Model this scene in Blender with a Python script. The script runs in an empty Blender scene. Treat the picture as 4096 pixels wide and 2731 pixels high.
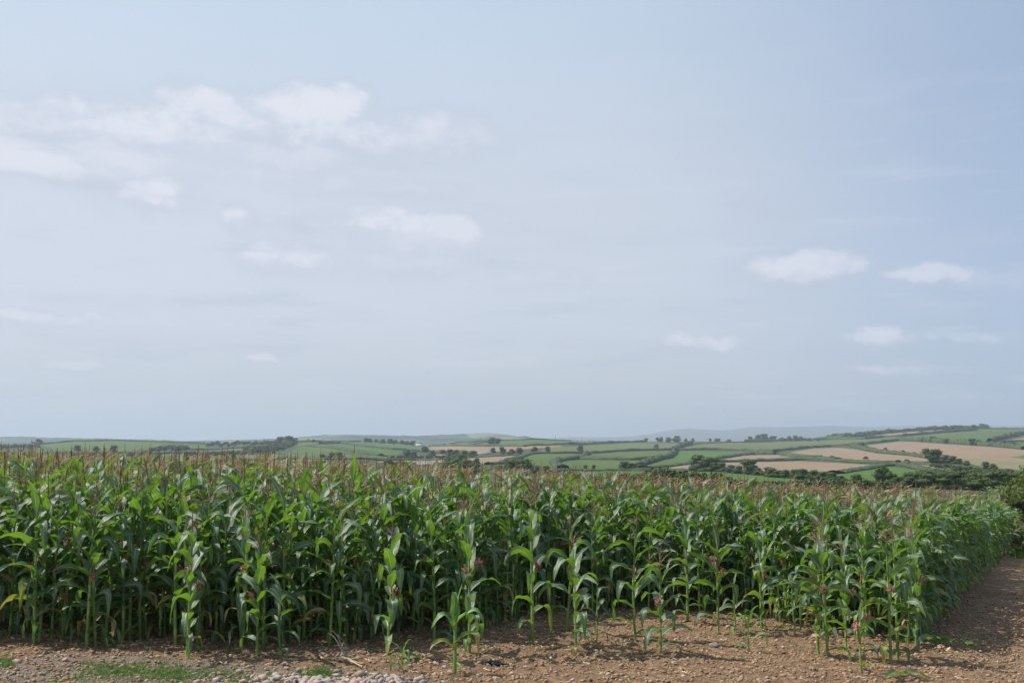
import bpy, math
import numpy as np
from math import sin, cos, tan, pi, radians
rng = np.random.default_rng(7)
C = bpy.context.scene.collection
S = bpy.context.scene

# ------------------------------------------------------------------ camera
FPX = 3983.0          # focal length in source pixels (35 mm on 36 mm, 4096 wide)
HZ = 1759.0           # row of the true horizon in the photograph
CAMZ = 3.0
PITCH = math.atan((HZ - 1365.5) / FPX)
cam_d = bpy.data.cameras.new('camera'); cam_d.lens = 35.0; cam_d.sensor_width = 36.0
cam_d.clip_start = 0.1; cam_d.clip_end = 40000.0
cam = bpy.data.objects.new('camera', cam_d); C.objects.link(cam)
cam.location = (0, 0, CAMZ); cam.rotation_euler = (pi / 2 + PITCH, 0, 0)
S.camera = cam

# ------------------------------------------------------------------ light
SUN_EL, SUN_AZ = radians(52), radians(-86)      # azimuth from +Y (view), negative = left
sun_dir = np.array([sin(SUN_AZ) * cos(SUN_EL), cos(SUN_AZ) * cos(SUN_EL), sin(SUN_EL)])
ld = bpy.data.lights.new('sun', 'SUN'); ld.energy = 5.0; ld.angle = radians(0.9); ld.color = (1.0, 0.94, 0.85)
lo = bpy.data.objects.new('sun', ld); C.objects.link(lo)
from mathutils import Vector
lo.rotation_euler = Vector(sun_dir).to_track_quat('Z', 'Y').to_euler()
S.view_settings.view_transform = 'Standard'; S.view_settings.look = 'None'
S.view_settings.exposure = 0.15; S.view_settings.gamma = 1.0; S.view_settings.use_curve_mapping = False
S.cycles.use_denoising = True
S.cycles.max_bounces = 7; S.cycles.diffuse_bounces = 3; S.cycles.glossy_bounces = 2
S.cycles.transmission_bounces = 4; S.cycles.transparent_max_bounces = 6; S.cycles.volume_bounces = 0
S.cycles.caustics_reflective = False; S.cycles.caustics_refractive = False

SKYK = 0.10
EXPO = 2 ** -0.15
def lin(r, g, b):
    f = lambda c: (c / 255 / 12.92) if c / 255 <= 0.04045 else ((c / 255 + 0.055) / 1.055) ** 2.4
    return (f(r), f(g), f(b))

class NT:
    """small helper over a node tree"""
    def __init__(s, nt): s.nt = nt; s.N = nt.nodes; s.L = nt.links
    def node(s, t, **kw):
        n = s.N.new(t)
        for k, v in kw.items(): setattr(n, k, v)
        return n
    def put(s, sock, v):
        if isinstance(v, bpy.types.NodeSocket): s.L.new(v, sock)
        elif isinstance(v, (tuple, list)) and len(v) == 3 and sock.type == 'RGBA': sock.default_value = (*v, 1)
        else: sock.default_value = v
    def m(s, op, a, b=None, c=None, clamp=False):
        n = s.node('ShaderNodeMath', operation=op); n.use_clamp = clamp
        s.put(n.inputs[0], a)
        if b is not None: s.put(n.inputs[1], b)
        if c is not None: s.put(n.inputs[2], c)
        return n.outputs[0]
    def mix(s, f, a, b, mode='MIX'):
        n = s.node('ShaderNodeMix', data_type='RGBA', blend_type=mode)
        s.put(n.inputs[0], f); s.put(n.inputs[6], a); s.put(n.inputs[7], b)
        return n.outputs[2]
    def noise(s, vec, scale, detail=3, rough=0.5, dist=0.0):
        n = s.node('ShaderNodeTexNoise')
        if vec is not None: s.L.new(vec, n.inputs['Vector'])
        n.inputs['Scale'].default_value = scale; n.inputs['Detail'].default_value = detail
        n.inputs['Roughness'].default_value = rough; n.inputs['Distortion'].default_value = dist
        return n.outputs['Fac'] if 'Fac' in n.outputs else n.outputs[0]
    def ramp(s, f, lo_, hi, a=0.0, b=1.0):
        n = s.node('ShaderNodeMapRange'); n.interpolation_type = 'SMOOTHSTEP'
        s.put(n.inputs[0], f); s.put(n.inputs[1], lo_); s.put(n.inputs[2], hi); s.put(n.inputs[3], a); s.put(n.inputs[4], b)
        return n.outputs[0]
    def xyz(s, v):
        n = s.node('ShaderNodeSeparateXYZ'); s.L.new(v, n.inputs[0]); return n.outputs
    def comb(s, x, y, z):
        n = s.node('ShaderNodeCombineXYZ')
        for i, v in enumerate((x, y, z)): s.put(n.inputs[i], v)
        return n.outputs[0]

def sky_world():
    w = bpy.data.worlds.new('World'); S.world = w; w.use_nodes = True
    t = NT(w.node_tree); t.N.clear()
    out = t.node('ShaderNodeOutputWorld'); bg = t.node('ShaderNodeBackground')
    bg.inputs[1].default_value = SKYK
    sky = t.node('ShaderNodeTexSky', sky_type='NISHITA')
    sky.sun_disc = False; sky.sun_elevation = SUN_EL; sky.sun_rotation = SUN_AZ
    sky.altitude = 50; sky.air_density = 1.0; sky.dust_density = 1.5; sky.ozone_density = 2.0
    tc = t.node('ShaderNodeTexCoord'); d = tc.outputs['Generated']
    X, Y, Z = t.xyz(d)
    az = t.m('ARCTAN2', X, Y)
    el = t.m('ARCSINE', Z)
    k = 1.0 / SKYK
    def col(r, g, b): return tuple(c * k * EXPO for c in lin(r, g, b))
    # thin high veil over the blue: denser to the left (towards the sun) and near the horizon
    nz = t.noise(t.comb(az, t.m('MULTIPLY', el, 2.2), 0.0), 2.2, 4, 0.55)
    veil = t.m('ADD', t.m('MULTIPLY_ADD', az, -0.42, 0.80), t.m('MULTIPLY_ADD', nz, 0.3, -0.15))
    veil = t.m('SUBTRACT', veil, t.m('MULTIPLY', el, 0.25))
    veil = t.ramp(veil, 0.0, 1.0, 0.45, 0.98)
    # the veil's own tone from blue grey at the horizon to pale above it
    vcol = t.mix(t.ramp(el, -0.01, 0.15), col(199, 206, 215), col(212, 220, 233))
    vcol = t.mix(t.ramp(el, 0.22, 0.48), vcol, col(203, 221, 240))
    vcol = t.mix(t.ramp(az, 0.12, 0.55), vcol, col(180, 199, 227))
    base = t.mix(veil, sky.outputs[0], vcol)
    # cumulus: (column, row, half width, half height, strength) as bearings and heights in the sky
    clouds = [
        (60, 255, 330, 66, .80), (330, 272, 420, 66, .95), (560, 266, 330, 66, 1.0), (715, 258, 170, 72, 1.0), (820, 292, 200, 46, .85), (940, 292, 230, 60, .75),
        (250, 345, 470, 44, .70), (70, 350, 260, 48, .80), (560, 335, 330, 40, .60),
        (350, 432, 95, 46, .95), (350, 440, 200, 50, .35), (560, 497, 75, 42, .90), (640, 585, 130, 44, .85), (840, 430, 220, 36, .50), (600, 385, 120, 20, .4),
        (860, 508, 150, 50, 1.0), (920, 545, 240, 70, .60), (1010, 530, 110, 44, .75), (900, 605, 300, 40, .55), (1180, 560, 260, 44, .38), (1240, 640, 130, 28, .60),
        (1850, 612, 170, 42, .90), (1770, 605, 70, 34, .6), (2155, 628, 100, 26, .95), (2290, 635, 130, 34, .6),
        (75, 722, 160, 18, .7), (240, 722, 40, 9, .6), (1985, 774, 100, 26, 1.0), (2110, 768, 50, 12, .6), (2250, 766, 110, 24, .85), (1620, 784, 150, 28, .85), (1390, 778, 150, 18, .5),
        (612, 820, 50, 13, .75), (180, 840, 95, 18, .6), (2010, 845, 130, 16, .75), (800, 712, 90, 18, .4),
        (2200, 692, 140, 18, .45), (400, 772, 320, 22, .38), (1640, 712, 260, 26, .34), (930, 862, 280, 22, .34), (1350, 897, 280, 18, .34), (2000, 930, 280, 16, .3), (1080, 772, 60, 14, .4), (300, 690, 240, 20, .3),
    ]
    P2 = t.comb(t.m('MULTIPLY', az, 1.0), t.m('MULTIPLY', el, 1.7), 0.3)
    n1 = t.noise(P2, 9.0, 6, 0.56)
    n2 = t.noise(P2, 34.0, 4, 0.6)
    wob = t.m('ADD', t.m('MULTIPLY_ADD', n1, 2.4, -1.2), t.m('MULTIPLY_ADD', n2, 1.5, -.75))
    # warp the bearings themselves so outlines are never elliptical
    wx = t.m('MULTIPLY_ADD', t.noise(t.comb(az, el, 4.1), 14.0, 5, 0.62), 0.10, -0.05)
    wy = t.m('MULTIPLY_ADD', t.noise(t.comb(az, el, 9.7), 14.0, 5, 0.62), 0.034, -0.017)
    azw = t.m('ADD', az, wx); elw = t.m('ADD', el, wy)
    dens = None; top = None
    s = 4096 / 2352
    for (px, py, hw, hh, st) in clouds:
        py = py + (24 if py < 360 else 9)
        x = (px * s - 2048) / FPX; y = -(py * s - 1365.5) / FPX
        wyv = cos(PITCH) - y * sin(PITCH); wz = sin(PITCH) + y * cos(PITCH)
        a0 = math.atan2(x, wyv); e0 = math.atan2(wz, math.hypot(x, wyv))
        ra = hw * s / FPX * cos(a0) ** 1.2; re = 1.15 * hh * s / FPX
        dx = t.m('MULTIPLY', t.m('SUBTRACT', azw, a0), 1 / ra)
        dy = t.m('MULTIPLY', t.m('SUBTRACT', elw, e0), 1 / re)
        r2 = t.m('ADD', t.m('MULTIPLY', dx, dx), t.m('MULTIPLY', dy, dy))
        v = t.m('SUBTRACT', 1.3, r2)
        v = t.m('ADD', v, wob)
        v = t.ramp(v, -0.1, t.ramp(t.m('ADD', dy, t.m('MULTIPLY', wob, .3)), -.8, .6, 2.3, 1.35), 0.0, st)
        tp = t.m('MULTIPLY', v, t.ramp(t.m('ADD', dy, t.m('MULTIPLY', wob, .35)), -1.05, -0.05))
        dens = v if dens is None else t.m('MAXIMUM', dens, v)
        top = tp if top is None else t.m('MAXIMUM', top, tp)
    ccol = t.mix(t.ramp(top, 0.15, 0.85), col(194, 203, 218), col(231, 233, 243))
    ccol = t.mix(t.ramp(az, 0.2, 0.5), ccol, t.mix(0.35, ccol, col(180, 195, 222)))
    base = t.mix(t.m('MULTIPLY', dens, 0.86), base, ccol)
    # faint low cloud streaks
    st = t.noise(t.comb(t.m('MULTIPLY', az, 2.0), t.m('MULTIPLY', el, 14.0), 2.0), 3.0, 5, 0.6)
    base = t.mix(t.m('MULTIPLY', t.ramp(st, 0.52, 0.75), t.ramp(el, 0.42, 0.15, 0.0, 0.42)), base, col(216, 222, 236))
    base = t.mix(t.m('MULTIPLY', t.ramp(st, 0.48, 0.28), t.ramp(el, 0.42, 0.15, 0.0, 0.45)), base, col(190, 201, 219))
    t.L.new(base, bg.inputs[0]); t.L.new(bg.outputs[0], out.inputs[0])
sky_world()

# ------------------------------------------------------------------ helpers
def tag(o, label=None, cat=None, group=None, kind=None):
    if label: o['label'] = label
    if cat: o['category'] = cat
    if group: o['group'] = group
    if kind: o['kind'] = kind
    return o

class MB:
    """collects vertices and quads (numpy) with per-point data"""
    def __init__(s): s.v = []; s.f = []; s.d = []; s.m = []; s.n = 0
    def add(s, v, f, d=None, mi=0):
        v = np.asarray(v, float); f = np.asarray(f, np.int64).reshape(-1, 4)
        if d is None: d = np.zeros((len(v), 4))
        d = np.asarray(d, float)
        if d.ndim == 1: d = np.tile(d, (len(v), 1))
        s.v.append(v); s.f.append(f + s.n); s.d.append(d); s.m.append(np.full(len(f), mi)); s.n += len(v)
    def arr(s):
        if not s.v: return np.zeros((0, 3)), np.zeros((0, 4), np.int64), np.zeros((0, 4)), np.zeros(0, int)
        return np.concatenate(s.v), np.concatenate(s.f), np.concatenate(s.d), np.concatenate(s.m)
    def mesh(s, name, mats, smooth=True):
        return mesh_np(name, *s.arr(), mats, smooth)
    def build(s, name, mats, parent=None, smooth=True):
        return link(name, s.mesh(name, mats, smooth), parent)

def mesh_np(name, v, f, d, mi, mats, smooth=True):
    """quads; a quad whose last two indices agree is a triangle"""
    me = bpy.data.meshes.new(name)
    tri = f[:, 2] == f[:, 3]
    cnt = np.where(tri, 3, 4)
    flat = f.reshape(-1); keep = np.ones(len(flat), bool); keep[3::4] = ~tri
    loops = flat[keep]
    me.vertices.add(len(v)); me.vertices.foreach_set('co', v.astype(np.float32).ravel())
    me.loops.add(len(loops)); me.loops.foreach_set('vertex_index', loops.astype(np.int32))
    me.polygons.add(len(f))
    start = np.concatenate([[0], np.cumsum(cnt)[:-1]]) if len(f) else np.zeros(0)
    me.polygons.foreach_set('loop_start', start.astype(np.int32))
    me.polygons.foreach_set('loop_total', cnt.astype(np.int32))
    if smooth: me.polygons.foreach_set('use_smooth', np.ones(len(f), bool))
    for m_ in (mats if isinstance(mats, (list, tuple)) else [mats]): me.materials.append(m_)
    me.polygons.foreach_set('material_index', mi.astype(np.int32))
    if d is not None:
        a = me.attributes.new('data', 'FLOAT_COLOR', 'POINT'); a.data.foreach_set('color', d.astype(np.float32).ravel())
    me.update()
    return me

def link(name, me, parent=None):
    o = bpy.data.objects.new(name, me); C.objects.link(o)
    if parent is not None: o.parent = parent
    return o
def empty(name, loc, rz=0.0):
    o = bpy.data.objects.new(name, None); C.objects.link(o); o.location = loc; o.rotation_euler = (0, 0, rz); o.empty_display_size = .2
    return o

def gridfaces(nr, nc, wrap=False):
    i = np.arange(nr - 1)[:, None]; j = np.arange(nc if wrap else nc - 1)[None, :]; j2 = (j + 1) % nc
    return np.stack(np.broadcast_arrays(i * nc + j, i * nc + j2, (i + 1) * nc + j2, (i + 1) * nc + j), -1).reshape(-1, 4)

def tube(path, rad, ns=6):
    path = np.asarray(path, float); rad = np.broadcast_to(np.asarray(rad, float), (len(path),))
    T = np.gradient(path, axis=0); T /= np.linalg.norm(T, axis=1)[:, None] + 1e-9
    ref = np.array([0.31, 0.95, 0.02]) if abs(T[0, 2]) > .5 else np.array([0.02, 0.01, 1.0])
    A = np.cross(T, ref); A /= np.linalg.norm(A, axis=1)[:, None] + 1e-9
    B = np.cross(T, A)
    th = np.arange(ns) * 2 * pi / ns
    v = path[:, None] + rad[:, None, None] * (np.cos(th)[None, :, None] * A[:, None] + np.sin(th)[None, :, None] * B[:, None])
    return v.reshape(-1, 3), gridfaces(len(path), ns, True)

def hashn(ix, iy, seed=0):
    h = np.sin(ix * 127.1 + iy * 311.7 + seed * 74.7) * 43758.5453
    return h - np.floor(h)
def vnoise(x, y, seed=0):
    ix, iy = np.floor(x), np.floor(y); fx, fy = x - ix, y - iy
    fx = fx * fx * (3 - 2 * fx); fy = fy * fy * (3 - 2 * fy)
    a, b = hashn(ix, iy, seed), hashn(ix + 1, iy, seed); c, d = hashn(ix, iy + 1, seed), hashn(ix + 1, iy + 1, seed)
    return (a * (1 - fx) + b * fx) * (1 - fy) + (c * (1 - fx) + d * fx) * fy
def fbm(x, y, o=4, seed=0):
    r = 0; a = .5
    for k in range(o):
        r = r + a * (vnoise(x, y, seed + k) - .5); x = x * 2.03; y = y * 2.03; a *= .5
    return r

# ------------------------------------------------------------------ terrain
s2 = 4096 / 2352
def c1(x, y): return (0 + x * .46769, 1650 + y * .46769)
def c2(x, y): return (1000 + x * .46769, 1650 + y * .46769)
def c3(x, y): return (2000 + x * .46769, 1650 + y * .46769)
def c4(x, y): return (2996 + x * .46769, 1650 + y * .46769)
def uv_of(px, py):       # bearing and slope (tangents) of a photograph point
    a = (np.asarray(px, float) - 2048) / FPX; b = -(np.asarray(py, float) - 1365.5) / FPX
    wy = cos(PITCH) - b * sin(PITCH); wz = sin(PITCH) + b * cos(PITCH)
    return a / wy, wz / wy
def project(P):
    P = np.asarray(P, float); d = P - np.array([0, 0, CAMZ])
    dep = d[..., 1] * cos(PITCH) + d[..., 2] * sin(PITCH); up = -d[..., 1] * sin(PITCH) + d[..., 2] * cos(PITCH)
    return 2048 + FPX * d[..., 0] / dep, 1365.5 - FPX * up / dep

def profile(pts):
    p = [uv_of(*q) for q in pts]; p.sort()
    u = np.array([q[0] for q in p]); v = np.array([q[1] for q in p])
    return lambda x: np.interp(x, u, v)
near_sky = profile([c1(0, 268), c1(360, 268), c1(500, 256), c1(640, 245), c1(1030, 239), c1(1430, 252), c1(1760, 262), c1(2130, 262), c2(250, 252), c2(400, 250), c2(700, 247), c2(950, 250), c2(1250, 268), c2(1400, 280), c2(1500, 290),
                    c2(1600, 282), c2(1800, 256), c2(2140, 238), c3(0, 234), c3(300, 230), c3(600, 241), c3(700, 252), c3(1100, 252), c3(1500, 250), c3(1800, 246), c3(2100, 247),
                    c4(0, 249), c4(400, 241), c4(680, 228), c4(1000, 192), c4(1300, 162), c4(1650, 142), c4(2050, 132), c4(2352, 137), c4(2900, 150)])
mid_sky = profile([c1(0, 207), c1(200, 205), c1(500, 215), c1(800, 218), c1(1000, 227), c1(1300, 227), c1(1550, 240), c1(1700, 240), c1(2352, 226), c2(150, 226), c2(400, 212), c2(560, 198), c2(650, 188), c2(900, 188), c2(1100, 194),
                   c2(1400, 197), c2(1700, 188), c2(2000, 171), c2(2200, 186), c2(2352, 197), c3(150, 203), c3(300, 214), c3(430, 226), c3(700, 236), c3(1500, 246), c4(300, 240), c4(2352, 150)])
far_sky = profile([c1(-300, 240), c1(2352, 240), c2(2300, 225), c3(450, 216), c3(600, 207), c3(1000, 208), c3(1100, 204), c3(1300, 181), c3(1500, 141), c3(1600, 135), c3(1750, 144), c3(1900, 151), c3(2000, 142), c3(2100, 127), c3(2352, 123),
                   c4(0, 123), c4(400, 121), c4(700, 112), c4(900, 118), c4(1000, 124), c4(1300, 115), c4(1700, 108), c4(2000, 107), c4(2352, 112)])
def Dsky(u): return 1500 + 300 * np.clip(u / .5, -.3, 1)
V0 = -0.054
def ground_near(x, y):
    xe = np.where(x < -5, -5 + (x + 5) * .55, x)
    z = -0.05 * xe - 0.018 * (y - 14)
    u = x / np.maximum(y, 1)
    z = z - np.interp(u, [.18, .45], [.0020, .0008]) * np.maximum(y - 20.5, 0) ** 2
    return z
def lerp(a, b, t): return a + (b - a) * t
def sstep(t): t = np.clip(t, 0, 1); return t * t * (3 - 2 * t)
def ground(x, y):
    x = np.asarray(x, float); y = np.asarray(y, float)
    zn = ground_near(np.clip(x, -60, 60), np.clip(y, -100, 75))
    ys = np.maximum(y, 60); u = np.clip(x / ys, -1.2, 1.2)
    D = Dsky(u); vs = near_sky(u)
    t = np.log(ys / 120) / np.log(D / 120)
    zf = CAMZ + (V0 + np.clip(t, -.3, 1) * (vs - V0)) * ys
    zsky = CAMZ + vs * D
    valley = -45.0
    back = lerp(zsky, valley, sstep((ys - D) / 900))
    ridge = lambda d0, vf, w: lerp(valley, CAMZ + vf(u) * d0, np.maximum(0, 1 - np.abs(ys - d0) / w) ** 1.3)
    back = np.maximum(back, np.maximum(ridge(4000, mid_sky, 1500), ridge(9000, far_sky, 3500)))
    zf = np.where(ys <= D, zf, back)
    w = sstep((y - 58) / 55)
    return lerp(zn, zf, w)
_ys = np.concatenate([np.geomspace(8, 120, 900), np.geomspace(121, 2000, 2500)])
def hit(px, py, ymin=62.0):
    """where the line of sight through a photograph point meets the ground"""
    u, v = uv_of(px, py); ys = _ys[_ys > ymin]
    g = ground(u * ys, ys); r = CAMZ + v * ys
    k = np.argmax(g >= r)
    if g[k] < r[k]: k = np.argmin(r - g)
    y = ys[k]; return np.array([u * y, y, float(ground(u * y, y))])

# ------------------------------------------------------------------ materials
def mat(name):
    m_ = bpy.data.materials.new(name); m_.use_nodes = True
    t = NT(m_.node_tree); b = t.N['Principled BSDF']; return m_, t, b
def setp(t, b, **kw):
    for k, v in kw.items(): t.put(b.inputs[k.replace('_', ' ')], v)
def attr(t):
    a = t.node('ShaderNodeAttribute', attribute_name='data'); s_ = t.node('ShaderNodeSeparateColor'); t.L.new(a.outputs['Color'], s_.inputs[0])
    return s_.outputs[0], s_.outputs[1], s_.outputs[2], a.outputs['Alpha']

def leaf_material(name, dark, mid, trans, rough=0.47):
    m_, t, b = mat(name)
    ac, al, rn, dry = attr(t)      # across 0..1 (.5 = midrib), along, random, dryness
    col = t.mix(rn, dark, mid)
    tex = t.node('ShaderNodeTexCoord').outputs['Object']
    col = t.mix(t.m('MULTIPLY', t.ramp(t.noise(tex, 9, 3), .35, .7), .35), col, tuple(c * 1.5 for c in mid))
    # fine veins along the blade, pale midrib
    vein = t.m('SINE', t.m('MULTIPLY', ac, 75.0))
    col = t.mix(t.m('MULTIPLY_ADD', vein, .08, .08), col, tuple(c * 1.9 for c in mid))
    rib = t.m('ABSOLUTE', t.m('SUBTRACT', ac, .5))
    ribf = t.m('MULTIPLY', t.ramp(rib, .09, .025), t.ramp(al, 1.0, .4, .0, 1.0))
    col = t.mix(ribf, col, (.42, .54, .28))
    # yellow tips / straw-coloured old leaves
    dn = t.m('ADD', dry, t.m('MULTIPLY', t.m('MULTIPLY', al, al), t.m('MULTIPLY', dry, 1.4)))
    dn = t.m('ADD', dn, t.m('MULTIPLY_ADD', t.noise(tex, 22, 3), .35, -.2))
    col = t.mix(t.ramp(dn, .30, .75), col, (.30, .33, .05))
    col = t.mix(t.ramp(dn, .85, 1.3), col, (.42, .30, .15))
    tcol = t.mix(t.ramp(dn, .3, .9), trans, (.5, .42, .08))
    setp(t, b, Base_Color=col, Roughness=rough)
    b.inputs['Specular IOR Level'].default_value = .95
    bump = t.node('ShaderNodeBump'); bump.inputs['Strength'].default_value = .3; bump.inputs['Distance'].default_value = .004
    t.L.new(t.m('ADD', vein, t.m('MULTIPLY', t.noise(tex, 60, 2), 2.0)), bump.inputs['Height']); t.L.new(bump.outputs[0], b.inputs['Normal'])
    tr = t.node('ShaderNodeBsdfTranslucent'); t.put(tr.inputs[0], tcol)
    ms = t.node('ShaderNodeMixShader'); ms.inputs[0].default_value = .34
    t.L.new(b.outputs[0], ms.inputs[1]); t.L.new(tr.outputs[0], ms.inputs[2])
    t.L.new(ms.outputs[0], t.N['Material Output'].inputs[0])
    return m_
M = {}
M['maize_leaf'] = leaf_material('maize_leaf', (.032, .074, .038), (.084, .146, .068), (.22, .43, .022))
M['young_leaf'] = leaf_material('young_leaf', (.060, .160, .025), (.10, .24, .035), (.22, .48, .04))

def simple(name, cols, scale=12, rough=.8, bump=0.0, bscale=60, use_rand=True, spec=.3, trans=None):
    m_, t, b = mat(name)
    tex = t.node('ShaderNodeTexCoord').outputs['Object']
    n = t.noise(tex, scale, 5, .6)
    col = t.mix(t.ramp(n, .3, .7), cols[0], cols[1])
    if use_rand:
        _, _, rn, _ = attr(t)
        if len(cols) > 2: col = t.mix(t.ramp(rn, .55, 1.0), col, cols[2])
        hs = t.m('MULTIPLY_ADD', rn, .5, .75); h = t.node('ShaderNodeHueSaturation'); t.L.new(hs, h.inputs['Value']); t.L.new(col, h.inputs['Color']); col = h.outputs[0]
    setp(t, b, Base_Color=col, Roughness=rough); b.inputs['Specular IOR Level'].default_value = spec
    if bump:
        bp = t.node('ShaderNodeBump'); bp.inputs['Strength'].default_value = .8; bp.inputs['Distance'].default_value = bump
        t.L.new(t.noise(tex, bscale, 5, .65), bp.inputs['Height']); t.L.new(bp.outputs[0], b.inputs['Normal'])
    if trans:
        tr = t.node('ShaderNodeBsdfTranslucent'); t.put(tr.inputs[0], trans)
        ms = t.node('ShaderNodeMixShader'); ms.inputs[0].default_value = .3
        t.L.new(b.outputs[0], ms.inputs[1]); t.L.new(tr.outputs[0], ms.inputs[2]); t.L.new(ms.outputs[0], t.N['Material Output'].inputs[0])
    return m_
M['stalk'] = simple('maize_stalk', [(.13, .23, .05), (.21, .32, .08), (.26, .30, .10)], 8, .5)
M['husk'] = simple('maize_husk', [(.15, .26, .05), (.24, .36, .09)], 14, .55)
M['tassel'] = simple('maize_tassel', [(.40, .275, .19), (.54, .40, .28), (.19, .10, .07)], 20, .85, trans=(.4, .25, .12))
M['silk'] = simple('corn_silk', [(.28, .085, .075), (.44, .20, .16), (.50, .32, .22)], 40, .6)
M['rock'] = simple('field_stone', [(.30, .25, .21), (.46, .41, .36), (.34, .22, .18)], 18, .9, .004, 70)
M['stonelet'] = simple('small_stones', [(.30, .21, .15), (.50, .40, .30), (.36, .22, .15)], 5, .9)
M['clod'] = simple('soil_clod', [(.21, .130, .075), (.38, .26, .160), (.29, .19, .12)], 25, .95, .004, 90)
M['straw'] = simple('straw', [(.38, .28, .17), (.52, .41, .27)], 30, .8)
M['drygrey'] = simple('dry_root', [(.25, .21, .17), (.36, .30, .25)], 30, .9)
M['black'] = simple('black_plastic', [(.012, .012, .014), (.03, .03, .034)], 30, .35, spec=.5)
M['grass'] = simple('grass_blades', [(.06, .13, .025), (.11, .21, .04), (.20, .22, .07)], 3, .6, trans=(.14, .28, .04))
M['treeleaf'] = simple('tree_leaves', [(.055, .086, .030), (.110, .150, .055)], .35, .75, trans=(.10, .17, .04))
M['treeleaf2'] = simple('grey_green_leaves', [(.045, .075, .030), (.075, .110, .045)], .35, .75, trans=(.07, .12, .03))
M['bushleaf'] = simple('olive_bush_leaves', [(.055, .085, .022), (.12, .15, .045), (.16, .17, .06)], .9, .7, trans=(.12, .17, .03))
M['hedgeleaf'] = simple('hedge_leaves', [(.034, .054, .021), (.066, .092, .036)], .15, .85)
M['bark'] = simple('bark', [(.07, .055, .04), (.12, .10, .08)], 4, .9)
M['whitewall'] = simple('white_wall', [(.40, .40, .39), (.50, .50, .48)], .5, .7, use_rand=False)
M['shedroof'] = simple('grey_shed_roof', [(.15, .165, .17), (.20, .215, .22)], .3, .5, use_rand=False)
M['shedwall'] = simple('shed_wall', [(.10, .10, .09), (.16, .15, .14)], .3, .8, use_rand=False)
M['brownroof'] = simple('brown_roof', [(.16, .12, .10), (.22, .17, .14)], .3, .8, use_rand=False)
M['polewood'] = simple('pole_wood', [(.08, .07, .06), (.12, .10, .09)], 1, .9, use_rand=False)

def soil_material():
    m_, t, b = mat('soil')
    P = t.node('ShaderNodeNewGeometry').outputs['Position']; X, Y, Z = t.xyz(P)
    big = t.noise(P, .9, 4, .55); n = t.noise(P, 9, 6, .65); f = t.noise(P, 42, 6, .75)
    col = t.mix(t.ramp(n, .32, .68), (.165, .100, .058), (.41, .265, .155))
    col = t.mix(t.m('MULTIPLY', t.ramp(f, .5, .75), .6), col, (.48, .33, .215))
    col = t.mix(t.m('MULTIPLY', t.ramp(big, .45, .7), .5), col, (.20, .125, .085))
    # worn, greyer stony gateway towards the near left
    gz = t.m('ADD', t.m('SUBTRACT', 12.95, Y), t.m('MULTIPLY_ADD', big, 1.2, -.6))
    gz = t.m('SUBTRACT', gz, t.m('MULTIPLY', t.m('MAXIMUM', t.m('ADD', X, 1.8), 0.0), .35))
    g = t.ramp(gz, -.15, .35)
    col = t.mix(t.m('MULTIPLY', g, .85), col, t.mix(t.ramp(f, .35, .65), (.20, .16, .13), (.34, .29, .25)))
    # a dry trodden patch of track, near right
    tz = t.ramp(t.m('ADD', t.m('SUBTRACT', X, t.m('MULTIPLY', Y, .40)), t.m('MULTIPLY', big, 1.5)), 0.6, 2.2)
    col = t.mix(t.m('MULTIPLY', tz, .45), col, (.30, .20, .135))
    # stones flecked through the earth
    vo = t.node('ShaderNodeTexVoronoi', feature='F1'); vo.inputs['Scale'].default_value = 26; t.L.new(P, vo.inputs['Vector'])
    sc = t.node('ShaderNodeSeparateColor'); t.L.new(vo.outputs['Color'], sc.inputs[0])
    fl = t.m('MULTIPLY', t.ramp(vo.outputs['Distance'], .30, .18), t.ramp(sc.outputs[0], .72, .80))
    col = t.mix(t.m('MULTIPLY', fl, .8), col, t.mix(sc.outputs[1], (.38, .30, .24), (.46, .36, .26)))
    setp(t, b, Base_Color=col, Roughness=.95); b.inputs['Specular IOR Level'].default_value = .2
    bp = t.node('ShaderNodeBump'); bp.inputs['Strength'].default_value = 1.0; bp.inputs['Distance'].default_value = .045
    t.L.new(t.m('ADD', t.m('ADD', n, t.m('MULTIPLY', f, 1.1)), t.m('MULTIPLY', fl, .3)), bp.inputs['Height']); t.L.new(bp.outputs[0], b.inputs['Normal'])
    return m_
M['soil'] = soil_material()
def field_material(name, a, b_, sc=.02, streak=.3):
    m_, t, b = mat(name)
    P = t.node('ShaderNodeNewGeometry').outputs['Position']; X, Y, Z = t.xyz(P)
    n = t.noise(P, sc, 5, .6); n2 = t.noise(P, .12, 5, .65)
    w = t.node('ShaderNodeTexWave'); w.inputs['Scale'].default_value = .035; w.inputs['Distortion'].default_value = 3; w.inputs['Detail'].default_value = 1
    rot = t.comb(t.m('ADD', t.m('MULTIPLY', X, .8), t.m('MULTIPLY', Y, .25)), t.m('MULTIPLY', Y, .3), 0.0); t.L.new(rot, w.inputs['Vector'])
    f = t.m('ADD', t.m('MULTIPLY', n, .8), t.m('ADD', t.m('MULTIPLY', n2, .55), t.m('MULTIPLY', w.outputs['Fac'], streak * .5)))
    col = t.mix(t.ramp(f, .50, 1.05), a, b_)
    setp(t, b, Base_Color=col, Roughness=.95); b.inputs['Specular IOR Level'].default_value = .1
    return m_
FM = [field_material('rough_pasture', (.048, .066, .030), (.075, .088, .042)),
      field_material('green_pasture', (.064, .104, .028), (.094, .134, .038)),
      field_material('bright_grass', (.058, .116, .026), (.082, .144, .034)),
      field_material('olive_pasture', (.090, .113, .040), (.120, .142, .052)),
      field_material('stubble', (.205, .148, .100), (.260, .190, .130), .03, .5),
      field_material('pale_stubble', (.16, .15, .085), (.21, .19, .11)),
      field_material('woodland_floor', (.03, .045, .02), (.05, .06, .03))]
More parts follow.
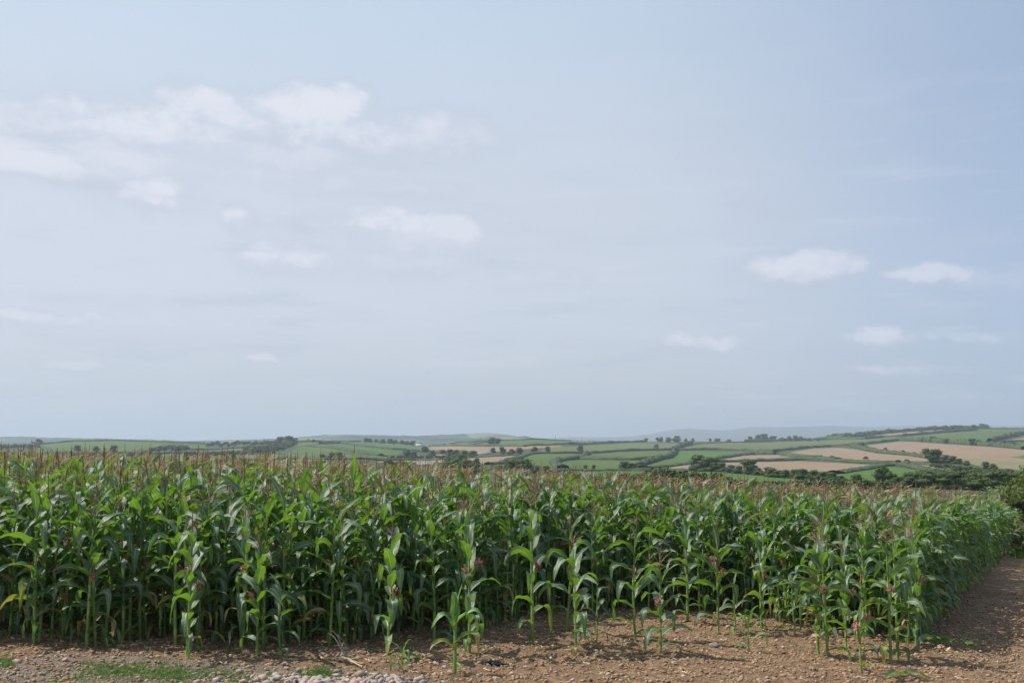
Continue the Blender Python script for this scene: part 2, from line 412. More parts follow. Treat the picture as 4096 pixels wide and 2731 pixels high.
def far_hill_material():
    m_, t, b = mat('far_hills')
    P = t.node('ShaderNodeNewGeometry').outputs['Position']; X, Y, Z = t.xyz(P)
    q = t.comb(t.m('MULTIPLY', X, .0045), t.m('MULTIPLY', Z, .045), t.m('MULTIPLY', Y, .0008))
    n = t.noise(q, 1.0, 4, .6); vo = t.node('ShaderNodeTexVoronoi', feature='F1'); vo.inputs['Scale'].default_value = 1.3; t.L.new(q, vo.inputs['Vector'])
    sc = t.node('ShaderNodeSeparateColor'); t.L.new(vo.outputs['Color'], sc.inputs[0])
    col = t.mix(t.ramp(sc.outputs[0], .5, .6), (.055, .085, .035), (.16, .19, .09))
    col = t.mix(t.ramp(n, .45, .52), (.022, .036, .018), col)
    moor = t.mix(t.ramp(n, .3, .7), (.06, .075, .045), (.10, .105, .06))
    col = t.mix(t.ramp(Y, 6000, 7000), col, moor)
    setp(t, b, Base_Color=col, Roughness=1.0); b.inputs['Specular IOR Level'].default_value = .05
    return m_
M['far'] = far_hill_material()

# ------------------------------------------------------------------ ground near the camera
def near_ground():
    xs = np.unique(np.concatenate([np.linspace(-90, -10, 50), np.arange(-10, 11, .045), np.linspace(11, 90, 50)]))
    ys = np.unique(np.concatenate([np.linspace(-60, 8.5, 30), np.arange(8.5, 20.5, .05), np.linspace(20.5, 62, 60)]))
    X, Y = np.meshgrid(xs, ys)
    Z = ground(X, Y)
    amp = np.where((Y < 21) & (Y > 8) & (abs(X) < 12), 1.0, .5)
    Z = Z + amp * (.10 * fbm(X * 1.3, Y * 1.3, 3, 5) + .075 * fbm(X * 6, Y * 6, 4, 9))
    # ridged clods
    Z = Z + amp * .06 * np.abs(fbm(X * 9, Y * 9, 3, 21))
    # two shallow wheel ruts down the track beside the field
    so = (X - 6.2) * .873 - (Y - 15.5) * .487
    Z = Z - np.where(Y > 15, .05, 0) * (np.exp(-((so - .9) / .22) ** 2) + np.exp(-((so - 2.5) / .22) ** 2))
    v = np.stack([X, Y, Z], -1).reshape(-1, 3)
    me = mesh_np('ground', v, gridfaces(len(ys), len(xs)), None, np.zeros((len(ys) - 1) * (len(xs) - 1), int), [M['soil']])
    return tag(link('ground', me), kind='structure')
near_ground()
def groundz(x, y): return ground(x, y) + .10 * fbm(np.asarray(x) * 1.3, np.asarray(y) * 1.3, 3, 5)

# ------------------------------------------------------------------ far land, fields
def inpoly(px, py, poly):
    r = np.zeros(px.shape, bool); n = len(poly)
    for i in range(n):
        x0, y0 = poly[i]; x1, y1 = poly[(i + 1) % n]
        if y0 == y1: continue
        c = ((y0 > py) != (y1 > py)) & (px < (x1 - x0) * (py - y0) / (y1 - y0) + x0)
        r ^= c
    return r
def PL(c, *p): return [c(*q) for q in p]
FIELDS = [  # (material, outline)
 # far left
 (1, PL(c1, (340,285),(440,262),(640,240),(1030,234),(1440,248),(1440,262),(1300,300),(1100,330),(600,335),(480,330),(440,300))),
 (1, PL(c1, (1590,278),(1760,285),(1760,308),(1600,312))), (3, PL(c1, (1830,318),(2000,298),(2260,276),(2200,300),(2000,325))),
 (3, PL(c1, (1600,365),(2400,358),(2400,402),(1600,420))), (0, PL(c1, (0,320),(1600,345),(1600,380),(0,420))),
 (4, PL(c1, (1600,442),(1900,436),(2400,424),(2400,470),(1600,480))),
 # left centre
 (3, PL(c2, (-100,372),(200,366),(300,380),(560,388),(600,405),(-100,400))), (4, PL(c2, (-60,432),(400,404),(640,404),(620,420),(-60,440))),
 (4, PL(c2, (-60,462),(340,424),(580,422),(580,445),(-60,500))),
 (1, PL(c2, (-100,290),(110,275),(100,290),(-60,310))),
 (1, PL(c2, (400,255),(625,250),(560,268),(410,284))),
 (2, PL(c2, (750,248),(1100,253),(1490,285),(1475,330),(1440,325),(1000,288),(780,258))),
 (2, PL(c2, (570,275),(780,270),(1000,298),(1310,333),(1260,358),(1130,362),(900,330),(700,298))),
 (1, PL(c2, (300,345),(400,302),(500,290),(700,306),(830,338),(820,368),(600,358),(560,388),(280,380))),
 (1, PL(c2, (820,358),(1120,374),(1120,392),(830,388))),
 (4, PL(c2, (1515,300),(1560,286),(2000,290),(2400,294),(2300,318),(2100,322),(2000,345),(1930,342),(1900,330),(1560,328))),
 (3, PL(c2, (1860,278),(2060,250),(2100,278))), (1, PL(c2, (2130,240),(2400,228),(2400,277),(2130,277))),
 (3, PL(c2, (1700,262),(1880,254),(1850,272),(1700,272))),
 (4, PL(c2, (1080,418),(1480,408),(1660,400),(1670,427),(1080,425))),
 (4, PL(c2, (1820,398),(1900,386),(2290,360),(2340,364),(2070,438),(1970,432),(1890,405))),
 (0, PL(c2, (1200,425),(1700,430),(1700,460),(1200,470))), (3, PL(c2, (1400,460),(1650,460),(1620,500),(1400,510))),
 # centre right
 (1, PL(c3, (-100,245),(0,238),(310,226),(640,243),(560,264),(0,280),(-100,280))),
 (4, PL(c3, (-100,294),(520,281),(530,290),(200,312),(60,332),(-100,330))),
 (4, PL(c3, (-260,400),(-100,370),(180,362),(30,410),(-70,438))),
 (3, PL(c3, (320,335),(450,295),(900,276),(1110,258),(1300,262),(1660,262),(1500,290),(1450,312),(1050,322),(700,340))),
 (3, PL(c3, (1550,305),(1660,275),(1900,252),(2400,249),(2400,330),(2200,322),(1850,308))),
 (1, PL(c3, (0,440),(270,355),(690,350),(680,388),(500,405),(460,430),(490,478),(330,455),(150,425))),
 (1, PL(c3, (740,358),(1000,340),(1450,325),(1490,335),(1440,375),(1350,388),(1050,392),(740,382))),
 (1, PL(c3, (490,430),(700,402),(1310,408),(1170,440),(1180,480),(900,488),(540,478),(505,450))),
 (2, PL(c3, (1500,330),(2190,332),(2100,355),(1850,388),(1620,432),(1400,465),(1240,468),(1260,440),(1480,380))),
 (4, PL(c3, (1860,408),(2100,366),(2400,360),(2400,396),(2100,404))),
 (4, PL(c3, (1380,480),(1640,440),(1640,484))), (4, PL(c3, (1840,430),(2160,424),(2400,418),(2400,500),(2240,530),(2150,512),(1850,455))),
 (2, PL(c3, (430,515),(850,495),(1200,494),(1700,500),(2100,530),(2400,556),(2400,600),(1700,590),(430,580))),
 # right
 (3, PL(c4, (-50,252),(850,232),(1060,222),(1300,228),(1000,264),(460,302),(200,328),(-50,318))),
 (4, PL(c4, (1010,196),(1300,166),(1660,144),(1640,164),(1060,208))),
 (1, PL(c4, (1040,222),(1200,205),(1960,138),(2100,130),(2400,140),(2400,160),(2230,198),(2050,248),(1950,252),(1610,248),(1300,232))),
 (4, PL(c4, (2170,245),(2400,204),(2400,238))), (2, PL(c4, (2270,275),(2400,246),(2400,290))),
 (4, PL(c4, (290,350),(560,306),(780,300),(900,312),(1100,350),(1540,382),(1550,415),(1270,417),(1000,398),(780,386),(640,378),(480,366))),
 (4, PL(c4, (1010,280),(1300,246),(1420,250),(1700,270),(2100,294),(2400,318),(2400,450),(2250,420),(1900,395),(1750,390),(1480,365),(1250,350),(1130,330))),
 (5, PL(c4, (1280,350),(1480,362),(1550,388),(1540,405),(1440,380))),
 (5, PL(c4, (1740,388),(1900,388),(2400,428),(2400,500),(2250,485),(2050,470),(1800,420))),
 (2, PL(c4, (2235,382),(2400,356),(2400,398))),
 (4, PL(c4, (480,388),(640,380),(1000,392),(1270,415),(1050,428),(780,412))),
 (4, PL(c4, (-60,366),(370,374),(180,398),(-60,402))),
 (4, PL(c4, (-60,425),(420,414),(700,425),(1110,450),(950,482),(740,514),(500,505),(330,500),(200,480),(110,530),(-60,500))),
 (2, PL(c4, (750,530),(950,488),(1200,463),(1470,495),(1360,570),(1200,580),(880,590),(800,560))),
 (4, PL(c4, (1280,436),(1420,430),(1600,458),(1780,495),(1760,514),(1500,482))),
 (2, PL(c4, (-60,535),(830,592),(1340,640),(1500,690),(-60,640))), (1, PL(c4, (-60,330),(80,332),(70,346),(-60,344))),
]
def far_ground():
    uc = np.concatenate([np.linspace(-1.15, -.56, 60)[:-1], np.linspace(-.56, .56, 1150), np.linspace(.56, 1.15, 60)[1:]])
    rows = []
    D = Dsky(uc)
    for y in np.linspace(62, 118, 14): rows.append(np.full_like(uc, y))
    for t in np.linspace(0, 1, 250): rows.append(120 * (D / 120) ** t)
    for k in np.linspace(0, 1, 41)[1:]: rows.append(lerp(D, 2500, k))
    for y in np.linspace(2550, 9000, 90): rows.append(np.full_like(uc, y))
    rows.append(np.full_like(uc, 9300.)); rows.append(np.full_like(uc, 10500.))
    Yg = np.array(rows); Xg = uc[None] * Yg
    Z = ground(Xg, Yg)
    # tree-ragged crest on the wooded middle ridge, slight unevenness elsewhere
    Z = Z + np.where((Yg > 3300) & (Yg < 4500), 5.5 * (fbm(Xg / 24, Yg / 60, 4, 3)) , 0) + np.where((Yg > 60) & (Yg < 70), -.02, 0)
    v = np.stack([Xg, Yg, Z], -1)
    f = gridfaces(Yg.shape[0], Yg.shape[1])
    cen = (v[:-1, :-1] + v[1:, :-1] + v[:-1, 1:] + v[1:, 1:]).reshape(-1, 3) / 4
    px, py = project(cen); mi = np.zeros(len(cen), int)
    band = (cen[:, 1] < 1900) & (abs(cen[:, 0] / cen[:, 1]) < .56) & (cen[:, 1] > 100)
    idx = np.where(band)[0]
    wx = px[idx] ; wy = py[idx]
    for (m_, poly) in FIELDS:
        mi[idx[inpoly(wx, wy, poly)]] = m_
    mi[cen[:, 1] > 2000] = 7
    o = link('hills', mesh_np('hills', v.reshape(-1, 3), f, None, mi, FM + [M['far']]))
    return tag(o, kind='structure')
far_ground()

# ------------------------------------------------------------------ maize plant
def blade(rg, base, az, L, W, e0, droop, nseg, kink=None, twist=0.0, rip=1.0, dry=0.0, ncross=4):
    """one strap leaf: returns verts, faces, data"""
    s = np.linspace(0, 1, nseg + 1)
    el = e0 - droop * s ** 1.4
    if kink is not None:
        ks, ka = kink; el = el - ka * sstep((s - ks) / .14)
    el = np.maximum(el, -1.50)
    azs = az + rg.normal(0, .22) * s + .12 * np.sin(s * rg.uniform(3, 7) + rg.uniform(0, 6))
    T = np.stack([np.cos(el) * np.cos(azs), np.cos(el) * np.sin(azs), np.sin(el)], -1)
    P = np.zeros((nseg + 1, 3)); P[1:] = np.cumsum((T[:-1] + T[1:]) / 2 * (L / nseg), 0); P += base
    side = np.stack([-np.sin(azs), np.cos(azs), np.zeros_like(azs)], -1)
    nrm = np.cross(T, side)
    tw = twist * s ** 1.2 + .25 * np.sin(s * rg.uniform(4, 9) + rg.uniform(0, 6)) * s
    sd = side * np.cos(tw)[:, None] + nrm * np.sin(tw)[:, None]
    nn = -side * np.sin(tw)[:, None] + nrm * np.cos(tw)[:, None]
    w = W * .5 * np.minimum(1, .42 + s * 3.2) * np.clip(1 - s ** 2.0, 0, 1) ** .9 + .0015
    c = np.linspace(-1, 1, ncross)
    ph = rg.uniform(0, 6); fr = rg.uniform(14, 24)
    V = P[:, None] + sd[:, None] * (w[:, None] * c[None])[..., None]
    fold = np.abs(c)[None] * w[:, None] * (.55 - .35 * s[:, None])
    ripl = rip * .20 * w[:, None] * np.sin(fr * s[:, None] + ph + 1.4 * np.sign(c)[None]) * (np.abs(c)[None] ** 1.5) * np.minimum(1, s[:, None] * 4)
    V = V + nn[:, None] * (fold + ripl)[..., None]
    D = np.zeros((nseg + 1, ncross, 4)); D[..., 0] = (c[None] + 1) / 2; D[..., 1] = s[:, None]; D[..., 2] = rg.uniform(0, 1); D[..., 3] = dry
    return V.reshape(-1, 3), gridfaces(nseg + 1, ncross), D.reshape(-1, 4)

def spindle(p0, d, L, r, ns=8, nr=9, power=.6):
    s = np.linspace(0, 1, nr); path = np.asarray(p0) + np.asarray(d) * (s * L)[:, None]
    return tube(path, r * np.clip(np.sin(pi * np.clip(s * .92 + .05, 0, 1)) ** power, .05, 1), ns)

def silk_tuft(rg, mb, p, d, n=60, L=.16, size=.052, lod=0):
    d = d / np.linalg.norm(d)
    if lod:
        v, f = spindle(p - d * .01, d, .13, .045, 5, 5, .5); mb.add(v, f, (0, 0, rg.uniform(), 0)); return
    v, f = spindle(p - d * .015, d, .07, .022, 7, 6, .5); mb.add(v + rg.normal(0, .0025, v.shape), f, (0, 0, rg.uniform(.3, .9), 0))
    for k in range(n):
        a = rg.uniform(0, 2 * pi); o = rg.normal(0, 1, 3); o /= np.linalg.norm(o)
        s = np.linspace(0, 1, 6)[:, None]; l = L * rg.uniform(.5, 1.15)
        path = p + d * (s * l * .75) + o * (size * 1.35 * np.sin(s * 2.4)) * rg.uniform(.5, 1.1) + np.array([0, 0, -1]) * (s ** 2 * l * rg.uniform(.3, 1.0))
        sd = np.cross(d, o); sd /= np.linalg.norm(sd) + 1e-6; w = .0034
        V = np.concatenate([path - sd * w, path + sd * w]).reshape(2, 6, 3).transpose(1, 0, 2).reshape(-1, 3)
        mb.add(V, gridfaces(6, 2), (0, 0, rg.uniform(), 0))

def tassel(rg, mb, top, lean, Lsp=.30, nb=9, lod=0, spread=.6):
    """central spike with side branches; top = end of the bare stalk"""
    ax = np.array([lean[0], lean[1], 1.0]); ax /= np.linalg.norm(ax)
    if lod == 0:
        s = np.linspace(0, 1, 13)
        rad = np.where(s < .12, .004, .0105) * (1 - .55 * s); rad = rad * (1 + .35 * np.sin(np.arange(13) * 2.4))
        path = top + ax * (s * Lsp)[:, None] + np.array([.02, .01, 0]) * (s ** 2)[:, None]
        v, f = tube(path, rad, 6); mb.add(v, f, (0, 0, rg.uniform(.82, 1), 0))
    else:
        r0 = .0085 if lod == 1 else .0095
        v, f = tube(np.array([top, top + ax * Lsp * .5, top + ax * Lsp]), [r0 * .7, r0, r0 * .3], 3 if lod == 2 else 4); mb.add(v, f, (0, 0, rg.uniform(.78, 1), 0))
    for k in range(nb):
        z = rg.uniform(.0, .34) * Lsp; a = rg.uniform(0, 2 * pi); l = Lsp * rg.uniform(.45, .75)
        e = rg.uniform(.5, 1.25) * (1 if spread < .8 else .8)
        n = 7 if lod == 0 else 3
        s = np.linspace(0, 1, n)
        el = e - spread * 1.3 * s
        T = np.stack([np.cos(el) * cos(a), np.cos(el) * sin(a), np.sin(el)], -1)
        P = np.zeros((n, 3)); P[1:] = np.cumsum(T[:-1] * (l / (n - 1)), 0); P += top + ax * z
        if lod == 0:
            rad = .0034 * (1 + .5 * np.sin(np.arange(n) * 2.6)) * (1 - .4 * s); v, f = tube(P, rad, 4)
            mb.add(v, f, (0, 0, rg.uniform(0, .62), 0))
        else:
            w = (.0040 if lod == 1 else .0045); sd = np.array([-sin(a), cos(a), 0.0]) * w
            sd2 = np.array([0, 0, w * .8])
            V = np.stack([P - sd - sd2, P + sd + sd2], 1).reshape(-1, 3); mb.add(V, gridfaces(n, 2), (0, 0, rg.uniform(0, .62), 0))

def plant(seed, H=2.3, lod=0, nl=13, ears=1, tas=True, young=False, W=.150, dryness=.55, lmax=.76, show_from=0.0, bare=False):
    """returns dict part -> MB. H is the height of the stalk top (tassel extra)."""
    rg = np.random.default_rng(seed)
    parts = {k: MB() for k in ('stalk', 'foliage', 'tassel', 'husk0', 'silk0', 'husk1', 'silk1')}
    lean = rg.normal(0, .022, 2); bow = rg.normal(0, .02, 2)
    def at(z):
        t = z / H; return np.array([lean[0] * z + bow[0] * sin(t * pi), lean[1] * z + bow[1] * sin(t * pi), z])
    nodes = H * (np.linspace(0, 1, nl + 1)[1:] ** 1.02) * .90
    r0 = .0205 * (H / 2.2) ** .6 * rg.uniform(.9, 1.1)
    zz = []; rr = []
    zs = np.concatenate([[-.05], [0.0], nodes, [H]])
    ns = {0: 8, 1: 5, 2: 3}[lod]
    for i in range(len(zs) - 1):
        a, b = zs[i], zs[i + 1]
        ta, tb = max(a, 0) / H, b / H
        r_a = r0 * (1.15 - .72 * ta); r_b = r0 * (1.15 - .72 * tb)
        if lod == 0 and i > 0: zz += [a + .001, a + .012, lerp(a, b, .45), b - .014]; rr += [r_a * 1.22, r_a * 1.05, lerp(r_a, r_b, .45) * 1.02, r_b * .96]
        elif i % 2 == 0: zz += [a]; rr += [r_a]
    zz.append(H); rr.append(r0 * .32)
    sel = [i for i, z in enumerate(zz) if z >= show_from or (i + 1 < len(zz) and zz[i + 1] >= show_from)]
    v, f = tube(np.array([at(zz[i]) for i in sel]), [rr[i] for i in sel], ns)
    parts['stalk'].add(v, f, (0, 0, rg.uniform(), 0))
    plane = rg.uniform(0, 2 * pi)
    nseg = {0: 13, 1: 7, 2: 4}[lod]; nc = {0: 5, 1: 3, 2: 3}[lod]
    for i, z in enumerate(nodes):
        if z < show_from: continue
        t = z / H
        if t < .10 and not young and rg.random() < .25: continue
        az = plane + i * pi + rg.normal(0, .45)
        Lf = lmax * np.interp(t, [0, .2, .5, .75, 1], [.68, .88, 1.0, .95, .62]) * rg.uniform(.82, 1.15) * (H / 2.3) ** .35
        Wf = W * np.interp(t, [0, .2, .5, .8, 1], [.55, .8, 1.0, .95, .62]) * rg.uniform(.88, 1.12)
        e0 = np.interp(t, [0, .4, .8, 1], [.55, .78, 1.12, 1.32]) + rg.normal(0, .14)
        dr = np.interp(t, [0, .4, .75, 1], [1.7, 1.9, 1.35, .55]) * rg.uniform(.55, 1.35)
        kink = None
        if rg.random() < (.60 if t < .85 else .28): kink = (rg.uniform(.28, .6), rg.uniform(.7, 1.9))
        dry = 0.0
        if t < .32 and rg.random() < .45 * dryness: dry = rg.uniform(.2, .8) if rg.random() < .75 else 1.1
        elif t < .55 and rg.random() < .25 * dryness: dry = rg.uniform(.1, .4)
        elif rg.random() < .06: dry = .25
        if dry > .6: dr *= 1.3; Wf *= .7
        v, f, d = blade(rg, at(z) + np.array([cos(az), sin(az), 0]) * r0 * .7, az, Lf, Wf, e0, dr, nseg, kink, rg.normal(0, 1.1), 1.3, dry, nc)
        parts['foliage'].add(v, f, d)
        if lod == 0:   # sheath hugging the stalk below the leaf
            p = [at(z - H / nl * .85), at(z - .02), at(z)]
            v, f = tube(np.array(p), [r0 * (1.25 - .6 * t), r0 * (1.38 - .65 * t), r0 * (1.5 - .7 * t)], 7)
            parts['stalk'].add(v, f, (0, 0, rg.uniform(), 0))
    if tas and (lod == 0 or rg.random() < .70): tassel(rg, parts['tassel'], at(H), lean * 2, Lsp=rg.uniform(.27, .42), nb=int(rg.integers(5, 11)) if lod < 2 else int(rg.integers(2, 5)), lod=lod, spread=rg.uniform(.25, .85))
    el = []
    for k in range(ears):
        z = H * (.44 + .10 * k) * rg.uniform(.9, 1.12); a = plane + pi / 2 * rg.choice([1, -1]) + rg.normal(0, .7)
        tilt = rg.uniform(.15, .45); d = np.array([sin(tilt) * cos(a), sin(tilt) * sin(a), cos(tilt)])
        if z < show_from: continue
        L = rg.uniform(.20, .30)
        v, f = spindle(at(z) + d * .005, d, L, .030, 8 if lod == 0 else 5, 9 if lod == 0 else 5); parts['husk%d' % k].add(v, f, (0, 0, rg.uniform(), 0))
        if lod == 0:
            for q in range(3):
                v, f, dd = blade(rg, at(z) + d * L * .55, a + q * 2.1, .13, .02, 1.3 - tilt, .2, 5, None, 0, .3, 0, 3); parts['husk%d' % k].add(v, f, dd)
        silk_tuft(rg, parts['silk%d' % k], at(z) + d * L * .98, d, lod=lod)
    return parts

def plant_from(parts, mats, name='maize_plant'):
    """meshes for one individual plant"""
    return {k: mb.mesh(name + '_' + k.strip('01'), mats[k.strip('01')]) for k, mb in parts.items() if mb.n}
MATS = {'stalk': M['stalk'], 'foliage': M['maize_leaf'], 'tassel': M['tassel'], 'husk': M['husk'], 'silk': M['silk']}
YMATS = dict(MATS, foliage=M['young_leaf'])
def place(meshes, x, y, rz, sc, label, group, tilt=(0, 0), cat='maize plant', name='maize_plant'):
    o = empty(name, (x, y, float(groundz(x, y)) - .01), rz); o.rotation_euler = (tilt[0], tilt[1], rz); o.scale = (sc, sc, sc)
    tag(o, label, cat, group)
    for k in ('stalk', 'foliage', 'tassel'):
        if k in meshes: link({'foliage': 'foliage'}.get(k, k), meshes[k], o)
    for q in '01':
        if 'husk' + q in meshes: link('silk', meshes['silk' + q], link('ear', meshes['husk' + q], o))
    return o

# positions ---------------------------------------------------------
def base_at(px, py):      # photograph point (2352 wide) of a plant's foot
    u, v = uv_of(px * s2, py * s2); ys = np.linspace(10, 80, 7000)
    g = ground(u * ys, ys); k = np.argmax(g >= CAMZ + v * ys); return float(u * ys[k]), float(ys[k])
front = [base_at(*q) for q in [(-900, 1440), (-400, 1455), (0, 1478), (210, 1486), (420, 1490), (640, 1490), (890, 1478), (980, 1468), (1130, 1452), (1230, 1432), (1300, 1415), (1400, 1408), (1550, 1408), (1720, 1412), (1800, 1432), (1900, 1455), (2020, 1470), (2110, 1478)]]
FX = np.array([p[0] for p in front]); FY = np.array([p[1] for p in front])
EA = np.array(base_at(2105, 1478)); EB = np.array(base_at(2238, 1335)); ED = (EB - EA) / np.linalg.norm(EB - EA)
ROW = ED; NRM = np.array([ED[1], -ED[0]])          # NRM points right
def in_field(x, y):
    f = y > np.interp(x, FX, FY)
    side = (x - EA[0]) * NRM[0] + (y - EA[1]) * NRM[1]
    return f & (side < 0.0)
pts = []
for r in range(0, 110):
    off = -r * .75 - .1
    s = np.arange(-60, 95, .165) + rng.uniform(0, .1)
    s = s + rng.normal(0, .03, len(s)); o = off + rng.normal(0, .04, len(s))
    x = EA[0] + ROW[0] * s + NRM[0] * o; y = EA[1] + ROW[1] * s + NRM[1] * o
    k = in_field(x, y + rng.normal(0, .12, len(s))) & (y < 66) & (np.abs(x / y) < .60) & (y > 9)
    pts.append(np.stack([x[k], y[k]], -1))
pts = np.concatenate(pts)
dfront = pts[:, 1] - np.interp(pts[:, 0], FX, FY)
side = -((pts[:, 0] - EA[0]) * NRM[0] + (pts[:, 1] - EA[1]) * NRM[1])
edge = np.minimum(dfront, side * 1.1 + 0.0 * dfront)
keep = (rng.random(len(pts)) < np.where(pts[:, 1] > 30, .62, .92))
pts, dfront, side = pts[keep], dfront[keep], side[keep]
# the 280 that show largest: nearest rows of the front, then the edge by the track
inview = np.abs(pts[:, 0] / pts[:, 1]) < .525
score = dfront + .04 * (pts[:, 1] - 13)
score = np.where(side < .5, np.minimum(score, (pts[:, 1] - 15) * .22), score)
score = np.where(inview, score, 99)
order = np.argsort(score); NI = 262
ind, rest = order[:NI], order[NI:]

# named plants standing forward of the field, foot (x, y), top row, kind, label
PH = 'maize plant'
special = [
 (925, 1542, .46, 'seedling', 'tiny bright green maize seedling on stony soil left of the waist-high young plant'),
 (1043, 1546, 1.06, 'young', 'young waist-high maize plant without tassel, arching leaves with yellow tips, alone on bare soil'),
 (1722, 1497, .68, 'sprout', 'short pale yellow-green maize plant with upright leaves standing alone on bare soil'),
 (1979, 1546, .95, 'stunted', 'stunted maize plant with silk on its top, farthest forward on the soil near the corner'),
 (430, 1506, 1.75, 'f2', 'maize plant with two low red-silked ears at the foot of the left front row'),
 (645, 1507, 1.05, 'g', 'short maize plant without tassel at the soil edge left of centre'),
 (590, 1510, 1.60, 'f', 'maize plant with an upright bright yellow-green leaf at the left front edge'),
 (888, 1505, 1.78, 'f', 'single tall maize plant with a pink-silked ear just left of the seedling'),
 (1078, 1500, 2.15, 'f2', 'tall maize plant with two red silks directly behind the waist-high young plant'),
 (1224, 1479, 2.25, 'f', 'tall maize plant with pink silk at the left side of the bare soil gap'),
 (1322, 1500, 1.70, 'f', 'maize plant with a brown tassel and orange silk standing forward in the soil gap'),
 (1371, 1490, .95, 'g', 'low maize plant without tassel between two taller ones in the soil gap'),
 (1460, 1473, 2.0, 'f', 'tall maize plant with a fluffy pink silk at mid height in the soil gap'),
 (1518, 1504, 1.42, 'f', 'maize plant with a pale yellow silk, foremost in the middle of the soil gap'),
 (1650, 1453, 1.85, 'f2', 'maize plant with two silks, one deep pink, at the right of the soil gap'),
 (1690, 1450, 1.0, 'g', 'low leafy maize plant behind the pale yellow-green one'),
 (1826, 1462, 1.15, 'g', 'thin maize plant with drooping leaves just left of the double-silked front plants'),
 (1880, 1505, 1.9, 'f2', 'tall maize plant with two red silks left of the stunted plant'),
 (1901, 1511, 1.9, 'f', 'maize plant standing close behind the right shoulder of the double-silked one'),
 (1943, 1487, 1.7, 'f', 'maize plant with an upright reddish ear behind the stunted plant'),
 (2046, 1520, 2.0, 'f', 'thick-stemmed tall maize plant, left of a pair at the right front corner'),
 (2062, 1514, 2.0, 'f', 'slim maize plant, right of a pair at the right front corner'),
 (2104, 1484, 1.95, 'f', 'maize plant at the field corner beside the fallen green leaves'),
 (1300, 1452, 1.9, 'f', 'maize plant with orange-red silk set back in the left half of the soil gap'),
 (1580, 1430, 2.1, 'f', 'maize plant set back in the right half of the soil gap'),
 (1750, 1448, 2.0, 'f', 'tall maize plant between the pale yellow-green plant and the crop behind it'),
]
def young_plant():
    rg = np.random.default_rng(77); parts = {k: MB() for k in ('stalk', 'foliage', 'tassel', 'husk', 'silk')}
    z = np.array([-.05, 0, .10, .20, .32, .45, .58, .70, .76]); P = np.stack([.012 * np.sin(z * 4), 0 * z, z], -1)
    v, f = tube(P, [.026, .024, .020, .021, .021, .019, .018, .013, .004], 9); parts['stalk'].add(v, f, (0, 0, .5, 0))
    #        height azimuth length width e0 droop kink twist dry
    for (h, az, L, W, e0, dr, kink, tw, dry) in [
        (.10, 2.6, .26, .040, 1.05, 1.2, None, .4, .75), (.14, -.9, .20, .045, .2, 1.6, None, .3, .30), (.26, 3.6, .50, .095, 1.15, 2.3, None, -.9, .50),
        (.38, -.35, .56, .115, .80, 1.5, (.52, 1.3), 1.0, .42), (.48, 3.4, .56, .125, 1.25, .9, (.50, 1.5), -1.0, .16), (.60, -.25, .55, .125, .95, 1.3, (.55, 1.0), .9, .14),
        (.68, 1.9, .46, .130, 1.45, .1, (.68, 2.4), .1, .08), (.72, .5, .42, .055, 1.38, .15, None, .5, .05), (.20, 1.4, .30, .06, .9, 1.9, None, .2, .2)]:
        v, f, d = blade(rg, np.array([.012 * sin(h * 4), 0, h]), az, L, W, e0, dr, 14, kink, tw, 1.3, dry, 5); parts['foliage'].add(v, f, d)
        v, f = tube(np.array([[0.01, 0, h - .10], [.012, 0, h - .02], [.012, 0, h + .005]]), [.020, .024, .026], 8); parts['stalk'].add(v, f, (0, 0, .7, 0))
    return parts
for i, (px, py, H, kind, label) in enumerate(special):
    x, y = base_at(px, py)
    sd = 500 + i
    if kind == 'seedling': P_ = plant(sd, H * .62, nl=6, ears=0, tas=False, young=True, W=.05, lmax=.75, dryness=.3)
    elif kind == 'young': P_ = plant(3, H * .62, nl=7, ears=0, tas=False, young=True, W=.12, lmax=.86, dryness=.8)
    elif kind == 'sprout': P_ = plant(sd, H * .70, nl=6, ears=0, tas=False, young=True, W=.06, lmax=.9, dryness=.5)
    elif kind == 'stunted': P_ = plant(sd, H, nl=7, ears=2, tas=False, W=.08, lmax=.6, dryness=.6)
    elif kind == 'g': P_ = plant(sd, H * .85, nl=8, ears=0, tas=False, W=.07, lmax=.6, dryness=.5)
    elif kind == 'f2': P_ = plant(sd, H - .22, nl=12, ears=2, dryness=.45)
    else: P_ = plant(sd, H - .22, nl=12, ears=1, dryness=.45)
    if kind == 'young': P_ = young_plant()
    ms = plant_from(P_, YMATS if kind in ('seedling', 'young', 'sprout') else MATS)
    place(ms, x, y, 0.0 if kind == 'young' else rng.uniform(0, 6.28), 1.0, label, 'maize plants standing forward of the crop')
# one open tassel that stands head and shoulders above the rest
x, y = uv_of(1415, 1900)[0] * 16.5, 16.5
place(plant_from(plant(901, 2.50, nl=13, ears=1), MATS), x, y, 1.0, 1.0, 'tallest maize plant, its wide open tassel reaching above the horizon left of centre', 'tall maize plants of the crop')

